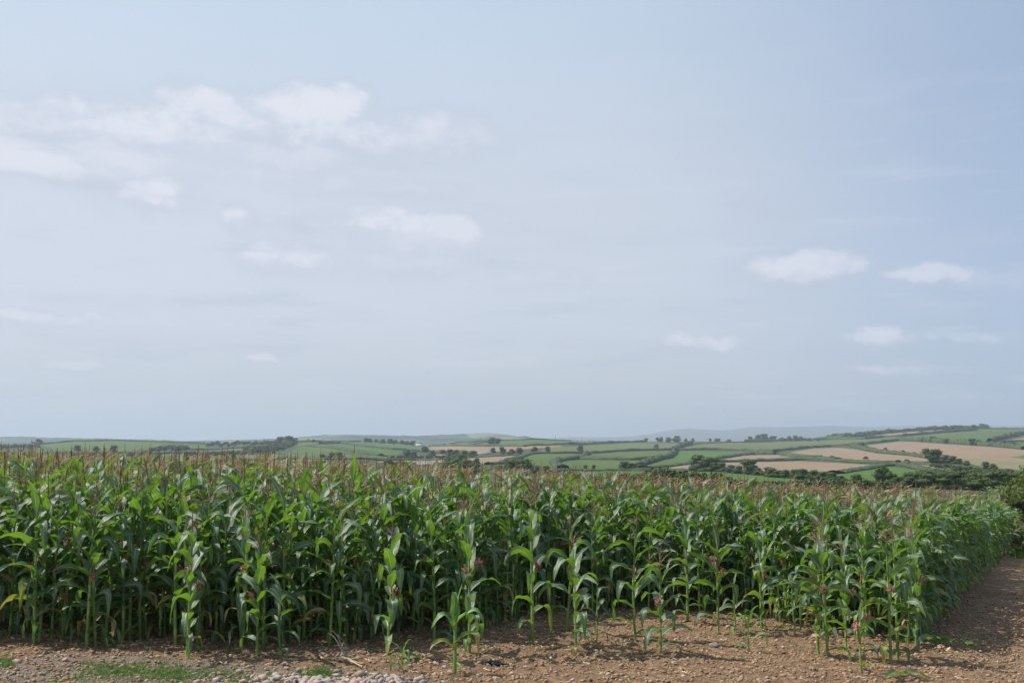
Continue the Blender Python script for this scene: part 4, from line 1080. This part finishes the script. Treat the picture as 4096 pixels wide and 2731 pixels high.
for i, (x, y, h, l) in enumerate([(1520, 376, 66, 'leafy round tree at the edge of the large stubble field'), (1600, 436, 114, 'tallest grey-green tree below the large stubble field'), (1680, 436, 70, 'mid-sized tree right of the tallest grey-green one'), (1740, 438, 64, 'dark tree third from the tallest grey-green one'), (1800, 440, 46, 'last low tree of that descending row'), (1860, 452, 40, 'bush left of the gap below the pale stubble'), (2030, 480, 58, 'dark rounded tree at the foot of the pale stubble'), (2090, 484, 44, 'lower dark tree right beside the rounded one at the pale stubble')]):
    T(c4, x, y, h, l, 'trees between the stubble fields', kind=[0, 0, 1, 1, 3, 3, 0, 1][i], tone=[0, 1, 0, 0, 0, 0, 0, 0][i], wid=1.1)
# rounded row along the bottom of the big stubble field
for i, (x, y, h, l) in enumerate([(190, 552, 76, 'first rounded tree from the left below the wide stubble field'), (250, 556, 62, 'low tree right of the first below the wide stubble field'), (310, 560, 68, 'third rounded tree below the wide stubble field'), (400, 566, 76, 'pale-topped fourth tree below the wide stubble field'), (465, 572, 86, 'broad fifth tree below the wide stubble field'), (560, 580, 82, 'sixth tree below the wide stubble field'), (640, 586, 80, 'seventh tree below the wide stubble field'), (710, 592, 78, 'eighth tree below the wide stubble field'), (790, 598, 56, 'last low tree at the right end of that row')]):
    T(c4, x, y, h, l, 'rounded tree row below the wide stubble field', kind=[0, 3, 1, 0, 1, 0, 3, 1, 3][i], wid=1.15)
for i, (x, y, h, l) in enumerate([(1690, 500, 130, 'left grey-green tree of the big clump above the bright valley meadow'), (1760, 502, 112, 'second tree of the big clump above the bright valley meadow'), (1815, 502, 110, 'third tree of the big clump above the bright valley meadow'), (1895, 504, 72, 'dark low tree just right of the big clump'), (1975, 512, 62, 'low grey tree between the two valley clumps'), (2040, 520, 64, 'wide low tree left of the tall one on the meadow edge'), (2130, 528, 118, 'tall leafy tree on the meadow edge right of the big clump'), (2205, 534, 60, 'bush hanging on the right of the tall meadow tree'), (2300, 545, 74, 'dark tree farther right on the meadow edge')]):
    T(c3, x, y, h, l, 'valley trees along the bright meadow', kind=[0, 1, 0, 1, 3, 3, 0, 3, 1][i], tone=[1, 0, 0, 0, 1, 0, 0, 0, 0][i], wid=1.1)
# dark near trees behind the crop
T(c4, 1135, 650, 185, 'dark layered tree rising from behind the crop at right centre', kind=2, wid=.85)
T(c4, 930, 620, 90, 'low dark tree left of the layered one behind the crop', kind=3)
T(c4, 1240, 640, 110, 'bushy dark tree right of the layered one behind the crop', kind=1)
for i, (x, y, h, l) in enumerate([(1400, 640, 120, 'first dark tree of the wood behind the crop at right'), (1480, 640, 130, 'second tree of the wood behind the crop at right'), (1590, 650, 155, 'broad tree in the left part of the wood behind the crop'), (1700, 655, 140, 'leafy tree in the middle of the wood behind the crop'), (1820, 660, 150, 'rounded paler tree in the middle of the wood behind the crop'), (1920, 662, 140, 'tree right of the paler one in the wood'), (2020, 664, 150, 'tree near the right end of the wood behind the crop'), (2130, 668, 160, 'dark tree at the right end of the wood next to the track bush'), (2230, 668, 150, 'tree half hidden behind the track bush')]):
    T(c4, x, y, h, l, 'wood behind the crop at right', kind=[1, 0, 1, 0, 0, 1, 3, 0, 1][i], tone=[0, 0, 0, 0, 1, 0, 0, 0, 0][i], wid=1.3)
for i, (x, y, h, l) in enumerate([(1690, 560, 140, 'left one of the dark evergreen mass behind the crop at centre'), (1760, 560, 155, 'second of the dark evergreen mass at centre'), (1835, 560, 150, 'third of the dark evergreen mass at centre'), (1900, 560, 125, 'right end of the dark evergreen mass at centre')]):
    T(c2, x, y, h, l, 'dark evergreen mass at centre', kind=[1, 0, 1, 3][i], wid=1.0)
for i, (x, y, h, l) in enumerate([(2150, 570, 110, 'low left part of the dark tree pair behind the crop right of centre'), (2250, 572, 175, 'tall wide dark tree behind the crop right of centre'), (2340, 575, 168, 'second tall dark tree merging with the wide one')]):
    T(c2, x, y, h, l, 'dark trees right of centre', kind=[3, 0, 1][i], wid=1.0)
T(c3, 100, 560, 150, 'dark tree leaning out to the right of the tall pair', kind=1)
T(c3, 230, 560, 100, 'low dark tree at the right foot of the tall pair', kind=3)
# left and centre of the valley
for i, (x, y, h, l) in enumerate([(1340, 390, 70, 'dark upright tree left of the small farm'), (1400, 392, 55, 'grey tree at the left side of the farm'), (1495, 345, 58, 'tree at the lower corner of the bright green field'), (1560, 370, 45, 'low tree left of the farm wood'), (1650, 372, 52, 'left tree of the farm wood'), (1710, 372, 56, 'second tree of the farm wood'), (1760, 372, 52, 'third tree of the farm wood'), (1830, 378, 54, 'fourth tree of the farm wood'), (1900, 378, 50, 'right tree of the farm wood'), (2080, 345, 42, 'grey-green tree right of the barn roof'), (2160, 352, 58, 'tall dark tree right of the barn'), (2240, 360, 46, 'left tree of the round clump right of the barn'), (2300, 360, 58, 'right tree of the round clump right of the barn'), (1800, 422, 64, 'dark domed tree in front of the small stubble field'), (1700, 422, 42, 'grey tree left of the domed one'), (1180, 492, 90, 'dark tree behind the tassels left of the greenhouse'), (1290, 480, 70, 'grey tree left of the long greenhouse'), (700, 400, 55, 'left tree of the clump below the sloping hedges'), (760, 400, 58, 'right tree of the clump below the sloping hedges'), (620, 396, 40, 'low tree left of the clump below the sloping hedges'), (1460, 272, 26, 'small tree beside the white shed on the crest'), (2070, 272, 56, 'tree right of the poles on the crest'), (2115, 276, 50, 'second tree right of the poles on the crest'), (1940, 440, 50, 'grey tree at the left of the small stubble field')]):
    T(c2, x, y, h, l, 'trees around the farm', kind=[2, 0, 2, 3, 1, 0, 1, 0, 1, 0, 5, 1, 0, 0, 1, 0, 2, 1, 0, 3, 0, 1, 0, 2][i], tone=[0, 1, 1, 0, 0, 0, 0, 0, 0, 1, 0, 0, 0, 0, 1, 0, 1, 0, 0, 0, 0, 1, 1, 1][i], wid=1.1)
for i in range(9):
    T(c2, 980 + i * 52 + rng.uniform(-10, 10), 250 + i * 2.6, 34 + rng.uniform(-4, 6), 'rounded tree in the dark row on the skyline left of the white shed', 'skyline tree row by the white shed', kind=i % 4, wid=1.25)
for i, (x, y, h, l) in enumerate([(260, 268, 58, 'left dome of the big dark clump on the left skyline'), (330, 275, 72, 'highest dome of the big dark clump on the left skyline'), (375, 270, 50, 'right dome of the big dark clump on the left skyline'), (500, 250, 24, 'small tree right of the big dark clump'), (540, 252, 24, 'bush beside the small tree right of the big dark clump')]):
    T(c2, x, y, h, l, 'left skyline clump', kind=[0, 1, 0, 3, 3][i], wid=1.3)
for i, (x, y, h, l) in enumerate([(1760, 415, 52, 'round dark tree in the pale pasture at left'), (1990, 415, 50, 'second round dark tree in the pale pasture at left'), (330, 275, 48, 'bushy tree on the left skyline behind the tassels'), (660, 335, 56, 'dark tree below the left pasture'), (815, 340, 50, 'round tree below the left pasture'), (975, 345, 60, 'paler round tree below the left pasture')]):
    T(c1, x, y, h, l, 'trees around the left pasture', kind=[0, 0, 1, 2, 0, 0][i], wid=1.15)
def wood(c, poly, n, hpx, lab, seed, group=None):
    """far woodland that reads as one mass: crowns over a strip given by its foot line"""
    r = np.random.default_rng(seed); V, F, D = [], [], []; k0 = 0
    srcs = [crown_arr(80 + k, 1, [1.2, 1.4, 1.1, 1.5][k], 420, .07, 8, .05).arr() for k in range(4)]
    x0 = [q[0] for q in poly]; y0 = [q[1] for q in poly]; hh = [q[2] for q in poly]
    for k in range(n):
        x = lerp(x0[0], x0[-1], (k + r.uniform(0, 1)) / n); yb = np.interp(x, x0, y0); hp = np.interp(x, x0, hh)
        q = r.uniform(0, 1) * max(0, hp - hpx); px, py = c(x, yb - q)
        P = hit(px, py); h = hpx * r.uniform(.8, 1.15) * .46769 / FPX * P[1]
        v, f, d, _ = srcs[k % 4]; a = r.uniform(0, 6.28); R_ = np.array([[cos(a), -sin(a), 0], [sin(a), cos(a), 0], [0, 0, 1]])
        V.append((v * [h * 1.1, h * 1.1, h]) @ R_.T + P); F.append(f + k0); D.append(d); k0 += len(v)
    o = link('wood', mesh_np('wood', np.concatenate(V), np.concatenate(F), np.concatenate(D), np.zeros(sum(map(len, F)), int), [M['treeleaf']]))
    return tag(o, lab, 'wood', group, 'stuff')
wood(c1, [(-40, 320, 62), (180, 318, 55), (340, 300, 30)], 16, 38, 'dark wood at the far left under the blue ridge', 1)
wood(c1, [(590, 385, 40), (1000, 380, 45), (1280, 372, 55)], 30, 40, 'broken belt of trees below the left pasture', 2)
wood(c1, [(1290, 348, 60), (1430, 345, 75), (1590, 335, 60)], 18, 45, 'dark wood right of the left pasture', 3)
wood(c1, [(1760, 305, 50), (1880, 300, 62), (2352, 275, 40)], 34, 34, 'long dark wood on the left skyline', 4)
wood(c1, [(1560, 372, 30), (1900, 370, 40), (2360, 360, 72)], 44, 38, 'wood sweeping along below the skyline wood', 5)
wood(c2, [(-60, 368, 80), (120, 368, 100), (360, 310, 70)], 34, 46, 'dark wooded slope below the big skyline clump', 6)
wood(c2, [(1140, 395, 25), (1330, 400, 35), (1900, 392, 28)], 30, 32, 'belt of trees and scrub round the farm', 7)
wood(c4, [(1300, 600, 60), (1800, 560, 60), (2250, 560, 80)], 34, 62, 'dark scrub behind the right-hand wood', 8)
wood(c4, [(1550, 470, 36), (1900, 500, 40), (2200, 540, 60)], 26, 40, 'scrub running down from the stubble to the wood at right', 9)

def hedge(c, line, hpx, lab, group='field hedges', wm=2.2, name='hedge', mat_=None, seed=None, hm=None):
    r = np.random.default_rng(int(abs(line[0][0]) * 7 + line[0][1]) if seed is None else seed)
    P = np.array([hit(*c(*q)) for q in line])
    # densify in world space
    out = [P[0]]
    for a, b in zip(P[:-1], P[1:]):
        L = np.linalg.norm((b - a)[:2]); n = max(1, int(L / max(2.0, a[1] * .0035)))
        for k in range(1, n + 1): out.append(lerp(a, b, k / n))
    Q = np.array(out); Q[:, 2] = ground(Q[:, 0], Q[:, 1])
    T_ = np.gradient(Q, axis=0); T_[:, 2] = 0; T_ /= np.linalg.norm(T_, axis=1)[:, None] + 1e-9; N_ = np.stack([-T_[:, 1], T_[:, 0], 0 * T_[:, 0]], -1)
    n = len(Q); H = 1.45 * hpx * .46769 / FPX * Q[:, 1] if hm is None else np.full(n, hm)
    lowf = .75 + .5 * (vnoise(np.arange(n) * .35, np.zeros(n), r.integers(99))); H = H * lowf * r.uniform(.85, 1.15, n)
    W_ = wm * r.uniform(.8, 1.25, n)
    ring = [(-1.0, -.1), (-1.1, .35), (-.8, .8), (-.2, 1.0), (.3, 1.02), (.85, .78), (1.1, .3), (1.0, -.1)]
    V = np.stack([Q + N_ * (W_ * a * .5)[:, None] * r.uniform(.85, 1.15, (n, 1)) + np.array([0, 0, 1.0]) * (H * b * r.uniform(.9, 1.1, n))[:, None] for a, b in ring], 1).reshape(-1, 3)
    mb = MB(); mb.add(V, gridfaces(n, len(ring)), np.c_[np.zeros((len(V), 2)), np.repeat(r.uniform(0, 1, n), len(ring)), np.zeros(len(V))])
    # leafy sprays over the surface
    m_ = min(14000, n * 9); k = r.integers(0, n, m_); th = r.uniform(-1, 1, m_); hh = np.sqrt(np.clip(1 - th ** 4, 0, 1)) * r.uniform(.55, 1.12, m_)
    C_ = Q[k] + N_[k] * (W_[k] * th * .55)[:, None] + T_[k] * r.uniform(-2, 2, (m_, 1)) + np.array([0, 0, 1.0]) * (H[k] * hh)[:, None]
    sz = np.maximum(.18, H[k] * .16) * r.uniform(.6, 1.3, m_); d1 = r.normal(0, 1, (m_, 3)); d1 /= np.linalg.norm(d1, axis=1)[:, None]; d2 = np.cross(d1, r.normal(0, 1, (m_, 3))); d2 /= np.linalg.norm(d2, axis=1)[:, None]
    V = np.stack([C_ - d1 * sz[:, None], C_ - d2 * sz[:, None] * .6, C_ + d1 * sz[:, None], C_ + d2 * sz[:, None] * .6], 1).reshape(-1, 3)
    mb.add(V, np.arange(m_ * 4).reshape(-1, 4), np.c_[np.zeros((m_ * 4, 2)), np.repeat(r.uniform(0, 1, m_), 4), np.zeros(m_ * 4)])
    return tag(mb.build(name, [mat_ or M['hedgeleaf']], smooth=False), lab, 'hedge', group)
HD = [
 (c1, [(360, 272), (640, 246), (1030, 241), (1430, 254), (1750, 264)], 9, 'thin hedge along the skyline of the left pasture'),
 (c1, [(0, 330), (600, 345), (1280, 352), (1600, 345)], 10, 'hedge along the foot of the left pasture'),
 (c1, [(1600, 318), (1850, 315), (2100, 300), (2300, 282)], 8, 'hedge between the wood and the narrow left field'),
 (c1, [(1600, 420), (1900, 418), (2352, 408)], 12, 'hedge below the pale pasture with two round trees'),
 (c2, [(0, 408), (350, 398), (620, 404), (1100, 402)], 12, 'hedge above the narrow stubble strips at left'),
 (c2, [(0, 455), (400, 424), (640, 424)], 8, 'hedge between the two narrow stubble strips'),
 (c2, [(600, 268), (780, 262), (1000, 292), (1200, 312), (1450, 332)], 13, 'upper one of the hedges sloping down the green hillside at left centre'),
 (c2, [(500, 290), (700, 302), (850, 328), (1000, 350), (1120, 370)], 13, 'lower one of the hedges sloping down the green hillside at left centre'),
 (c2, [(400, 252), (620, 250), (950, 250)], 10, 'hedge along the skyline right of the big dark clump'),
 (c2, [(1560, 332), (1750, 335), (1930, 345)], 9, 'hedge below the long stubble field beyond the farm'),
 (c2, [(1540, 288), (1900, 286), (2352, 291)], 9, 'hedge along the top of the long stubble field beyond the farm'),
 (c2, [(1560, 276), (1800, 252), (2000, 247), (2140, 240)], 8, 'hedge on the crest under the two poles'),
 (c2, [(1850, 280), (2050, 250)], 5, 'short slanting hedge between small fields on the crest'),
 (c2, [(1080, 408), (1400, 402), (1700, 398), (1900, 386), (2080, 376), (2300, 362)], 8, 'hedge above the small stubble fields by the farm'),
 (c2, [(1200, 430), (1700, 430), (1860, 420)], 9, 'hedge below the narrow stubble by the farm'),
 (c2, [(1380, 460), (1700, 452)], 10, 'hedge just beyond the long greenhouse'),
 (c3, [(-90, 445), (0, 436), (70, 412), (150, 390), (250, 358), (330, 350)], 12, 'hedge climbing from the dark trees to the pasture corner'),
 (c3, [(-120, 286), (200, 283), (400, 279), (600, 266)], 9, 'hedge above the right half of the long stubble field'),
 (c3, [(0, 234), (300, 228), (600, 240)], 6, 'thin hedge on the skyline at centre'),
 (c3, [(600, 272), (720, 275), (850, 265), (1100, 255), (1240, 248)], 12, 'thick hedge falling along the crest right of the centre pole'),
 (c3, [(320, 348), (520, 348), (850, 345), (1000, 332), (1250, 324), (1460, 320)], 13, 'long hedge under the lone round tree'),
 (c3, [(540, 478), (480, 448), (468, 425), (520, 408), (600, 400), (690, 390), (750, 358)], 18, 'curving hedge round the left side of the lower pasture'),
 (c3, [(690, 398), (850, 403), (1100, 406), (1340, 402)], 17, 'hedge between the two stacked small pastures'),
 (c3, [(1640, 276), (1545, 296), (1500, 325), (1480, 362), (1440, 390), (1360, 404), (1240, 440), (1180, 460)], 22, 'thick branching hedge winding down the middle of the hillside'),
 (c3, [(1640, 272), (1900, 257), (2352, 250)], 6, 'faint hedge under the crest trees'),
 (c3, [(1520, 322), (1860, 320), (2050, 324), (2250, 334), (2352, 338)], 14, 'long hedge running right from the hedge crossing'),
 (c3, [(1250, 473), (1400, 463), (1620, 440), (1760, 415), (1860, 393), (2050, 366), (2200, 352)], 12, 'hedge rising between green field and stubble at centre right'),
 (c3, [(2180, 355), (2352, 356)], 18, 'thick dark hedge stub above the small stubble triangle'),
 (c3, [(1850, 424), (2100, 418), (2352, 414)], 13, 'hedge between the two stubble fields right of the big clump'),
 (c3, [(430, 515), (470, 495), (700, 498), (1000, 496), (1300, 494), (1650, 498)], 13, 'hedge along the top of the bright valley meadow'),
 (c3, [(560, 500), (1640, 490)], 4, 'low field bank just above the valley meadow hedge'),
 (c4, [(-30, 326), (200, 334), (460, 306), (700, 290), (880, 276), (1000, 268), (1300, 238)], 13, 'long hedge climbing right above the pointed stubble field'),
 (c4, [(1300, 240), (1480, 246), (1620, 254), (1850, 272), (2060, 286), (2352, 316)], 22, 'thick tree-studded hedge along the top of the large stubble field'),
 (c4, [(-30, 250), (400, 242), (680, 232), (1000, 228), (1150, 212), (1300, 205), (1600, 178), (1940, 154)], 14, 'hedge below the treeline climbing to the right-hand hilltop'),
 (c4, [(680, 224), (900, 220), (1050, 192), (1300, 168), (1500, 153), (1680, 144), (1800, 142), (2040, 134)], 20, 'thick bushy hedge filling the gaps of the climbing right-hand treeline'),
 (c4, [(1960, 140), (2352, 136)], 5, 'hedge along the bare top of the right-hand hill'),
 (c4, [(2060, 252), (2150, 228), (2260, 205), (2352, 185)], 20, 'dark diagonal hedge near the right edge'),
 (c4, [(2180, 250), (2352, 242)], 8, 'hedge under the small stubble strip at the right edge'),
 (c4, [(880, 292), (1000, 318), (1130, 340), (1280, 356), (1440, 374), (1550, 390)], 16, 'hedge dividing the two big stubble fields at right'),
 (c4, [(-30, 350), (290, 356), (400, 372), (500, 380), (620, 378)], 12, 'dark hedge above the narrow stubble tongue'),
 (c4, [(600, 384), (760, 392)], 8, 'short hedge end running into the stubble'),
 (c4, [(-30, 416), (200, 414), (480, 404), (640, 404), (800, 416), (950, 428), (1100, 432), (1280, 428)], 14, 'hedge above the wide stubble field'),
 (c4, [(740, 524), (850, 506), (1000, 486), (1100, 464), (1260, 452)], 16, 'hedge falling left between wide stubble and the green wedge'),
 (c4, [(1260, 446), (1400, 462), (1500, 486), (1620, 505), (1760, 522)], 14, 'hedge under the lower stubble strip at right'),
 (c4, [(1270, 434), (1420, 428), (1600, 452), (1790, 492)], 9, 'dark hedge above the lower stubble strip at right'),
]
for i, (c, line, hp, lab) in enumerate(HD): hedge(c, line, hp, lab, wm=4.5)

# near hedge and bushes behind the crop
def world_hedge(x0, y0, x1, y1, top0, top1, lab, seed, W=3.0, mat_=None, lsz=.16, n=9000):
    r = np.random.default_rng(seed); mb = MB(); L = math.hypot(x1 - x0, y1 - y0); T_ = np.array([(x1 - x0) / L, (y1 - y0) / L, 0]); N_ = np.array([-T_[1], T_[0], 0])
    m_ = int(L / .8); t = np.linspace(0, 1, m_); Q = np.stack([lerp(x0, x1, t), lerp(y0, y1, t), 0 * t], -1); g = ground(Q[:, 0], Q[:, 1]); Q[:, 2] = g
    H = lerp(top0, top1, t) - g; H = H * (1 + .16 * fbm(t * L * .45, 0 * t, 3, seed) * 2)
    ring = [(-1.0, -.1), (-1.05, .35), (-.8, .75), (-.2, .9), (.3, .9), (.85, .72), (1.0, .3), (1.0, -.1)]
    V = np.stack([Q + N_ * (W * a * .45) + np.array([0, 0, 1.0]) * (H * b * r.uniform(.92, 1.05, m_))[:, None] for a, b in ring], 1).reshape(-1, 3)
    mb.add(V, gridfaces(m_, 8), (0, 0, .2, 0))
    k = r.integers(0, m_, n); th = r.uniform(-1, 1, n); hh = np.clip(1 - np.abs(th) ** 3, 0, 1) ** .5 * r.uniform(.5, 1.0, n) ** .5 * 1.05
    C_ = Q[k] + N_ * (W * th * .52)[:, None] + T_ * r.uniform(-.6, .6, (n, 1)) + np.array([0, 0, 1.0]) * (H[k] * hh)[:, None]
    sz = lsz * r.uniform(.6, 1.3, n); d1 = r.normal(0, 1, (n, 3)); d1 /= np.linalg.norm(d1, axis=1)[:, None]; d2 = np.cross(d1, r.normal(0, 1, (n, 3))); d2 /= np.linalg.norm(d2, axis=1)[:, None]
    V = np.stack([C_ - d1 * sz[:, None], C_ - d2 * sz[:, None] * .6, C_ + d1 * sz[:, None], C_ + d2 * sz[:, None] * .6], 1).reshape(-1, 3)
    mb.add(V, np.arange(n * 4).reshape(-1, 4), np.c_[np.zeros((n * 4, 2)), np.repeat(r.uniform(0, 1, n), 4), np.zeros(n * 4)])
    return tag(mb.build('hedge', [mat_ or M['hedgeleaf']], smooth=False), lab, 'hedge')
def topz(py, d): return CAMZ + uv_of(2048, py)[1] * d
HY = 84.0
hx = lambda px: uv_of(px, 1880)[0] * HY
M['nearhedge'] = simple('near_hedge_leaves', [(.052, .085, .028), (.098, .135, .044), (.12, .15, .055)], .5, .8)
world_hedge(hx(c3(430, 0)[0]), HY, hx(c3(1150, 0)[0]), HY, topz(1650 + 545 * .468, HY), topz(1650 + 545 * .468, HY), 'dark low hedge behind the crop left of the olive bush', 31, mat_=M['nearhedge'])
world_hedge(hx(c3(1130, 0)[0]), HY, hx(c4(1500, 0)[0]), HY + 6, topz(1650 + 530 * .468, HY), topz(1650 + 608 * .468, HY + 6), 'long clipped dark hedge running behind the crop from the olive bush to the right', 32, mat_=M['nearhedge'], n=16000)
def bush(px, d, top_py, w, lab, m_, seed, nleaf=9000, lsz=.10, name='bush'):
    x = uv_of(px, 1850)[0] * d; z = float(ground(x, d)); h = topz(top_py, d) - z
    mb = crown_arr(seed, h, w, nleaf, lsz, 16, .0)
    o = empty(name, (x, d, z)); tag(o, lab, 'bush'); mb.build('crown', [m_], o); trunk_arr(h, w, seed).build('trunk', [M['bark']], o); return o
bush(c3(1000, 0)[0], 80, 1650 + 488 * .468, 8.5, 'wide olive-green bush standing up behind the crop right of centre', M['bushleaf'], 5)
bush(4232, 46, 1828, 5.6, 'large sunlit olive bush beside the track at the right edge', M['bushleaf'], 6, 16000, .085)
bush(4020, 66, 1935, 6.0, 'darker bush behind the track end left of the large olive one', M['nearhedge'], 8, 7000)
bush(4230, 36, 2120, 2.6, 'dull brownish scrub below the large olive bush', M['bushleaf'], 9, 6000, .07)

# ------------------------------------------------------------------ farm buildings, poles
def box(mb, x0, x1, y0, y1, z0, z1, mi=0):
    v = np.array([[x, y, z] for z in (z0, z1) for y in (y0, y1) for x in (x0, x1)]); mb.add(v, [[0, 1, 3, 2], [4, 6, 7, 5], [0, 4, 5, 1], [2, 3, 7, 6], [0, 2, 6, 4], [1, 5, 7, 3]], None, mi)
def shed(xa, xb, ybase, ytop, lab, name, wallm, roofm, depth=.5, frac=.45, ribs=0, cat='building', chimney=False):
    pa = hit(xa, ybase); d = pa[1]; w = (xb - xa) / FPX * d; h = (ybase - ytop) / FPX * d; D_ = w * depth; hw = h * (1 - frac)
    o = empty(name, (pa[0] + w / 2, d, pa[2])); tag(o, lab, cat)
    mb = MB(); box(mb, -w / 2, w / 2, 0, D_, -1, hw); 
    v = np.array([[-w / 2, 0, hw], [-w / 2, D_, hw], [-w / 2, D_ / 2, h * .98], [w / 2, 0, hw], [w / 2, D_, hw], [w / 2, D_ / 2, h * .98]]); mb.add(v, [[0, 1, 2, 2], [3, 5, 4, 4]], None)
    mb.build('wall', [wallm], o, smooth=False)
    mb = MB(); e = .03 * w
    for sgn, yy_ in ((0, -e * .6), (1, D_ + e * .6)):
        a = np.array([[-w / 2 - e, yy_, hw - .02], [w / 2 + e, yy_, hw - .02], [w / 2 + e, D_ / 2, h], [-w / 2 - e, D_ / 2, h]]); b = a + [0, 0, .15]
        mb.add(np.r_[a, b], [[0, 1, 2, 3], [7, 6, 5, 4], [0, 4, 5, 1], [1, 5, 6, 2], [2, 6, 7, 3], [3, 7, 4, 0]], None)
    rf = mb.build('roof', [roofm], o, smooth=False)
    if ribs:
        for k in range(ribs):
            x = lerp(-w / 2, w / 2, (k + .5) / ribs); mb = MB(); v = np.array([[x - w / ribs * .18, -e * .6, hw + .16], [x + w / ribs * .18, -e * .6, hw + .16], [x + w / ribs * .18, D_ / 2, h + .18], [x - w / ribs * .18, D_ / 2, h + .18]])
            mb.add(np.r_[v, v + [0, 0, .06]], [[0, 1, 2, 3], [7, 6, 5, 4], [0, 4, 5, 1], [1, 5, 6, 2], [2, 6, 7, 3], [3, 7, 4, 0]], None); mb.build('skylight', [M['whitewall']], rf, smooth=False)
    for sx in (-.25, .2):
        mb = MB(); box(mb, w * sx, w * (sx + .12), -.06, .0, .3, hw * .75); mb.build('door' if sx < 0 else 'window', [M['shedwall']], o, smooth=False)
    return o
shed(*[c2(1420, 0)[0], c2(1480, 0)[0]], c2(0, 284)[1], c2(0, 269)[1], 'small white shed on the crest at the end of the tree row', 'farm_shed', M['whitewall'], M['whitewall'])
shed(*[c2(1425, 0)[0], c2(1610, 0)[0]], c2(0, 453)[1], c2(0, 430)[1], 'long low farm building with striped pale roof in the valley behind the crop', 'farm_building', M['shedwall'], M['shedroof'], .3, .65, 12)
shed(*[c2(1945, 0)[0], c2(2070, 0)[0]], c2(0, 360)[1], c2(0, 339)[1], 'grey-roofed barn right of the farm wood', 'barn', M['shedwall'], M['shedroof'], .5, .6)
shed(*[c2(1590, 0)[0], c2(1690, 0)[0]], c2(0, 382)[1], c2(0, 357)[1], 'brown-roofed farmhouse half hidden in the farm wood', 'farmhouse', M['shedwall'], M['brownroof'], .5, .6)
shed(*[c2(1424, 0)[0], c2(1456, 0)[0]], c2(0, 377)[1], c2(0, 361)[1], 'small pale-roofed building left of the farmhouse', 'outbuilding', M['whitewall'], M['shedroof'], .5, .5)
shed(*[c2(690, 0)[0], c2(704, 0)[0]], c2(0, 249)[1], c2(0, 234)[1], 'tiny white cottage on the left skyline', 'cottage', M['whitewall'], M['brownroof'], .6, .4)
shed(*[c2(1680, 0)[0], c2(1740, 0)[0]], c2(0, 278)[1], c2(0, 265)[1], 'low pale building on the crest left of the poles', 'bungalow', M['whitewall'], M['brownroof'], .5, .5)
shed(*[c4(1345, 0)[0], c4(1364, 0)[0]], c4(0, 432)[1], c4(0, 418)[1], 'tiny pale hut under the rounded bush at right', 'hut', M['whitewall'], M['brownroof'], .6, .4)
shed(*[c2(1140, 0)[0], c2(1180, 0)[0]], c2(0, 398)[1], c2(0, 380)[1], 'small brown building left of the dark upright tree', 'small_barn', M['brownroof'], M['brownroof'], .6, .5)
def pole(c, x, y, ytop, lab, arm=True):
    P = hit(*c(x, y)); h = (y - ytop) * .46769 / FPX * P[1]; o = empty('utility_pole', P); tag(o, lab, 'pole', 'utility poles on the far hillside')
    mb = MB(); v, f = tube(np.array([[0, 0, -.5], [0, 0, h * .5], [0, 0, h]]), [.22, .20, .16], 6); mb.add(v, f); mb.build('post', [M['polewood']], o)
    mb = MB(); box(mb, -1.0, 1.0, -.08, .08, h * .93, h * .93 + .15); mb.build('crossarm', [M['polewood']], o, smooth=False)
pole(c2, 1972, 246, 210, 'left one of two utility poles on the crest beyond the stubble')
pole(c2, 2054, 246, 206, 'right one of two utility poles on the crest beyond the stubble')
pole(c3, 475, 238, 194, 'tall utility pole on the skyline at centre')
pole(c3, 702, 256, 217, 'shorter utility pole right of the tall one at centre')
pole(c3, 291, 463, 432, 'thin pole at the left foot of the green pasture')
pole(c3, 648, 480, 455, 'thin pole in the lower pasture near two small trees')

# ------------------------------------------------------------------ air
def haze():
    zmax = 170.0; zmin = -60.0
    v = np.array([[x, y, z] for z in (zmin, zmax) for y in (-120, 10900) for x in (-13000, 13000)]); mb = MB(); box(mb, -13000, 13000, -120, 10900, zmin, zmax)
    m_ = bpy.data.materials.new('haze'); m_.use_nodes = True; t = NT(m_.node_tree); t.N.clear(); out = t.node('ShaderNodeOutputMaterial'); pv = t.node('ShaderNodeVolumePrincipled')
    pv.inputs['Color'].default_value = (.74, .865, 1.0, 1); pv.inputs['Density'].default_value = HAZE_D; pv.inputs['Anisotropy'].default_value = .2
    t.L.new(pv.outputs[0], out.inputs['Volume'])
    o = mb.build('haze', [m_], smooth=False)
    import bmesh
    bm = bmesh.new(); bm.from_mesh(o.data); bmesh.ops.recalc_face_normals(bm, faces=bm.faces)
    if bm.calc_volume(signed=True) < 0: bmesh.ops.reverse_faces(bm, faces=bm.faces)
    bm.to_mesh(o.data); bm.free(); tag(o, 'thin blue summer haze over the far hills', 'haze', kind='stuff')
HAZE_D = 1.75e-4
haze()
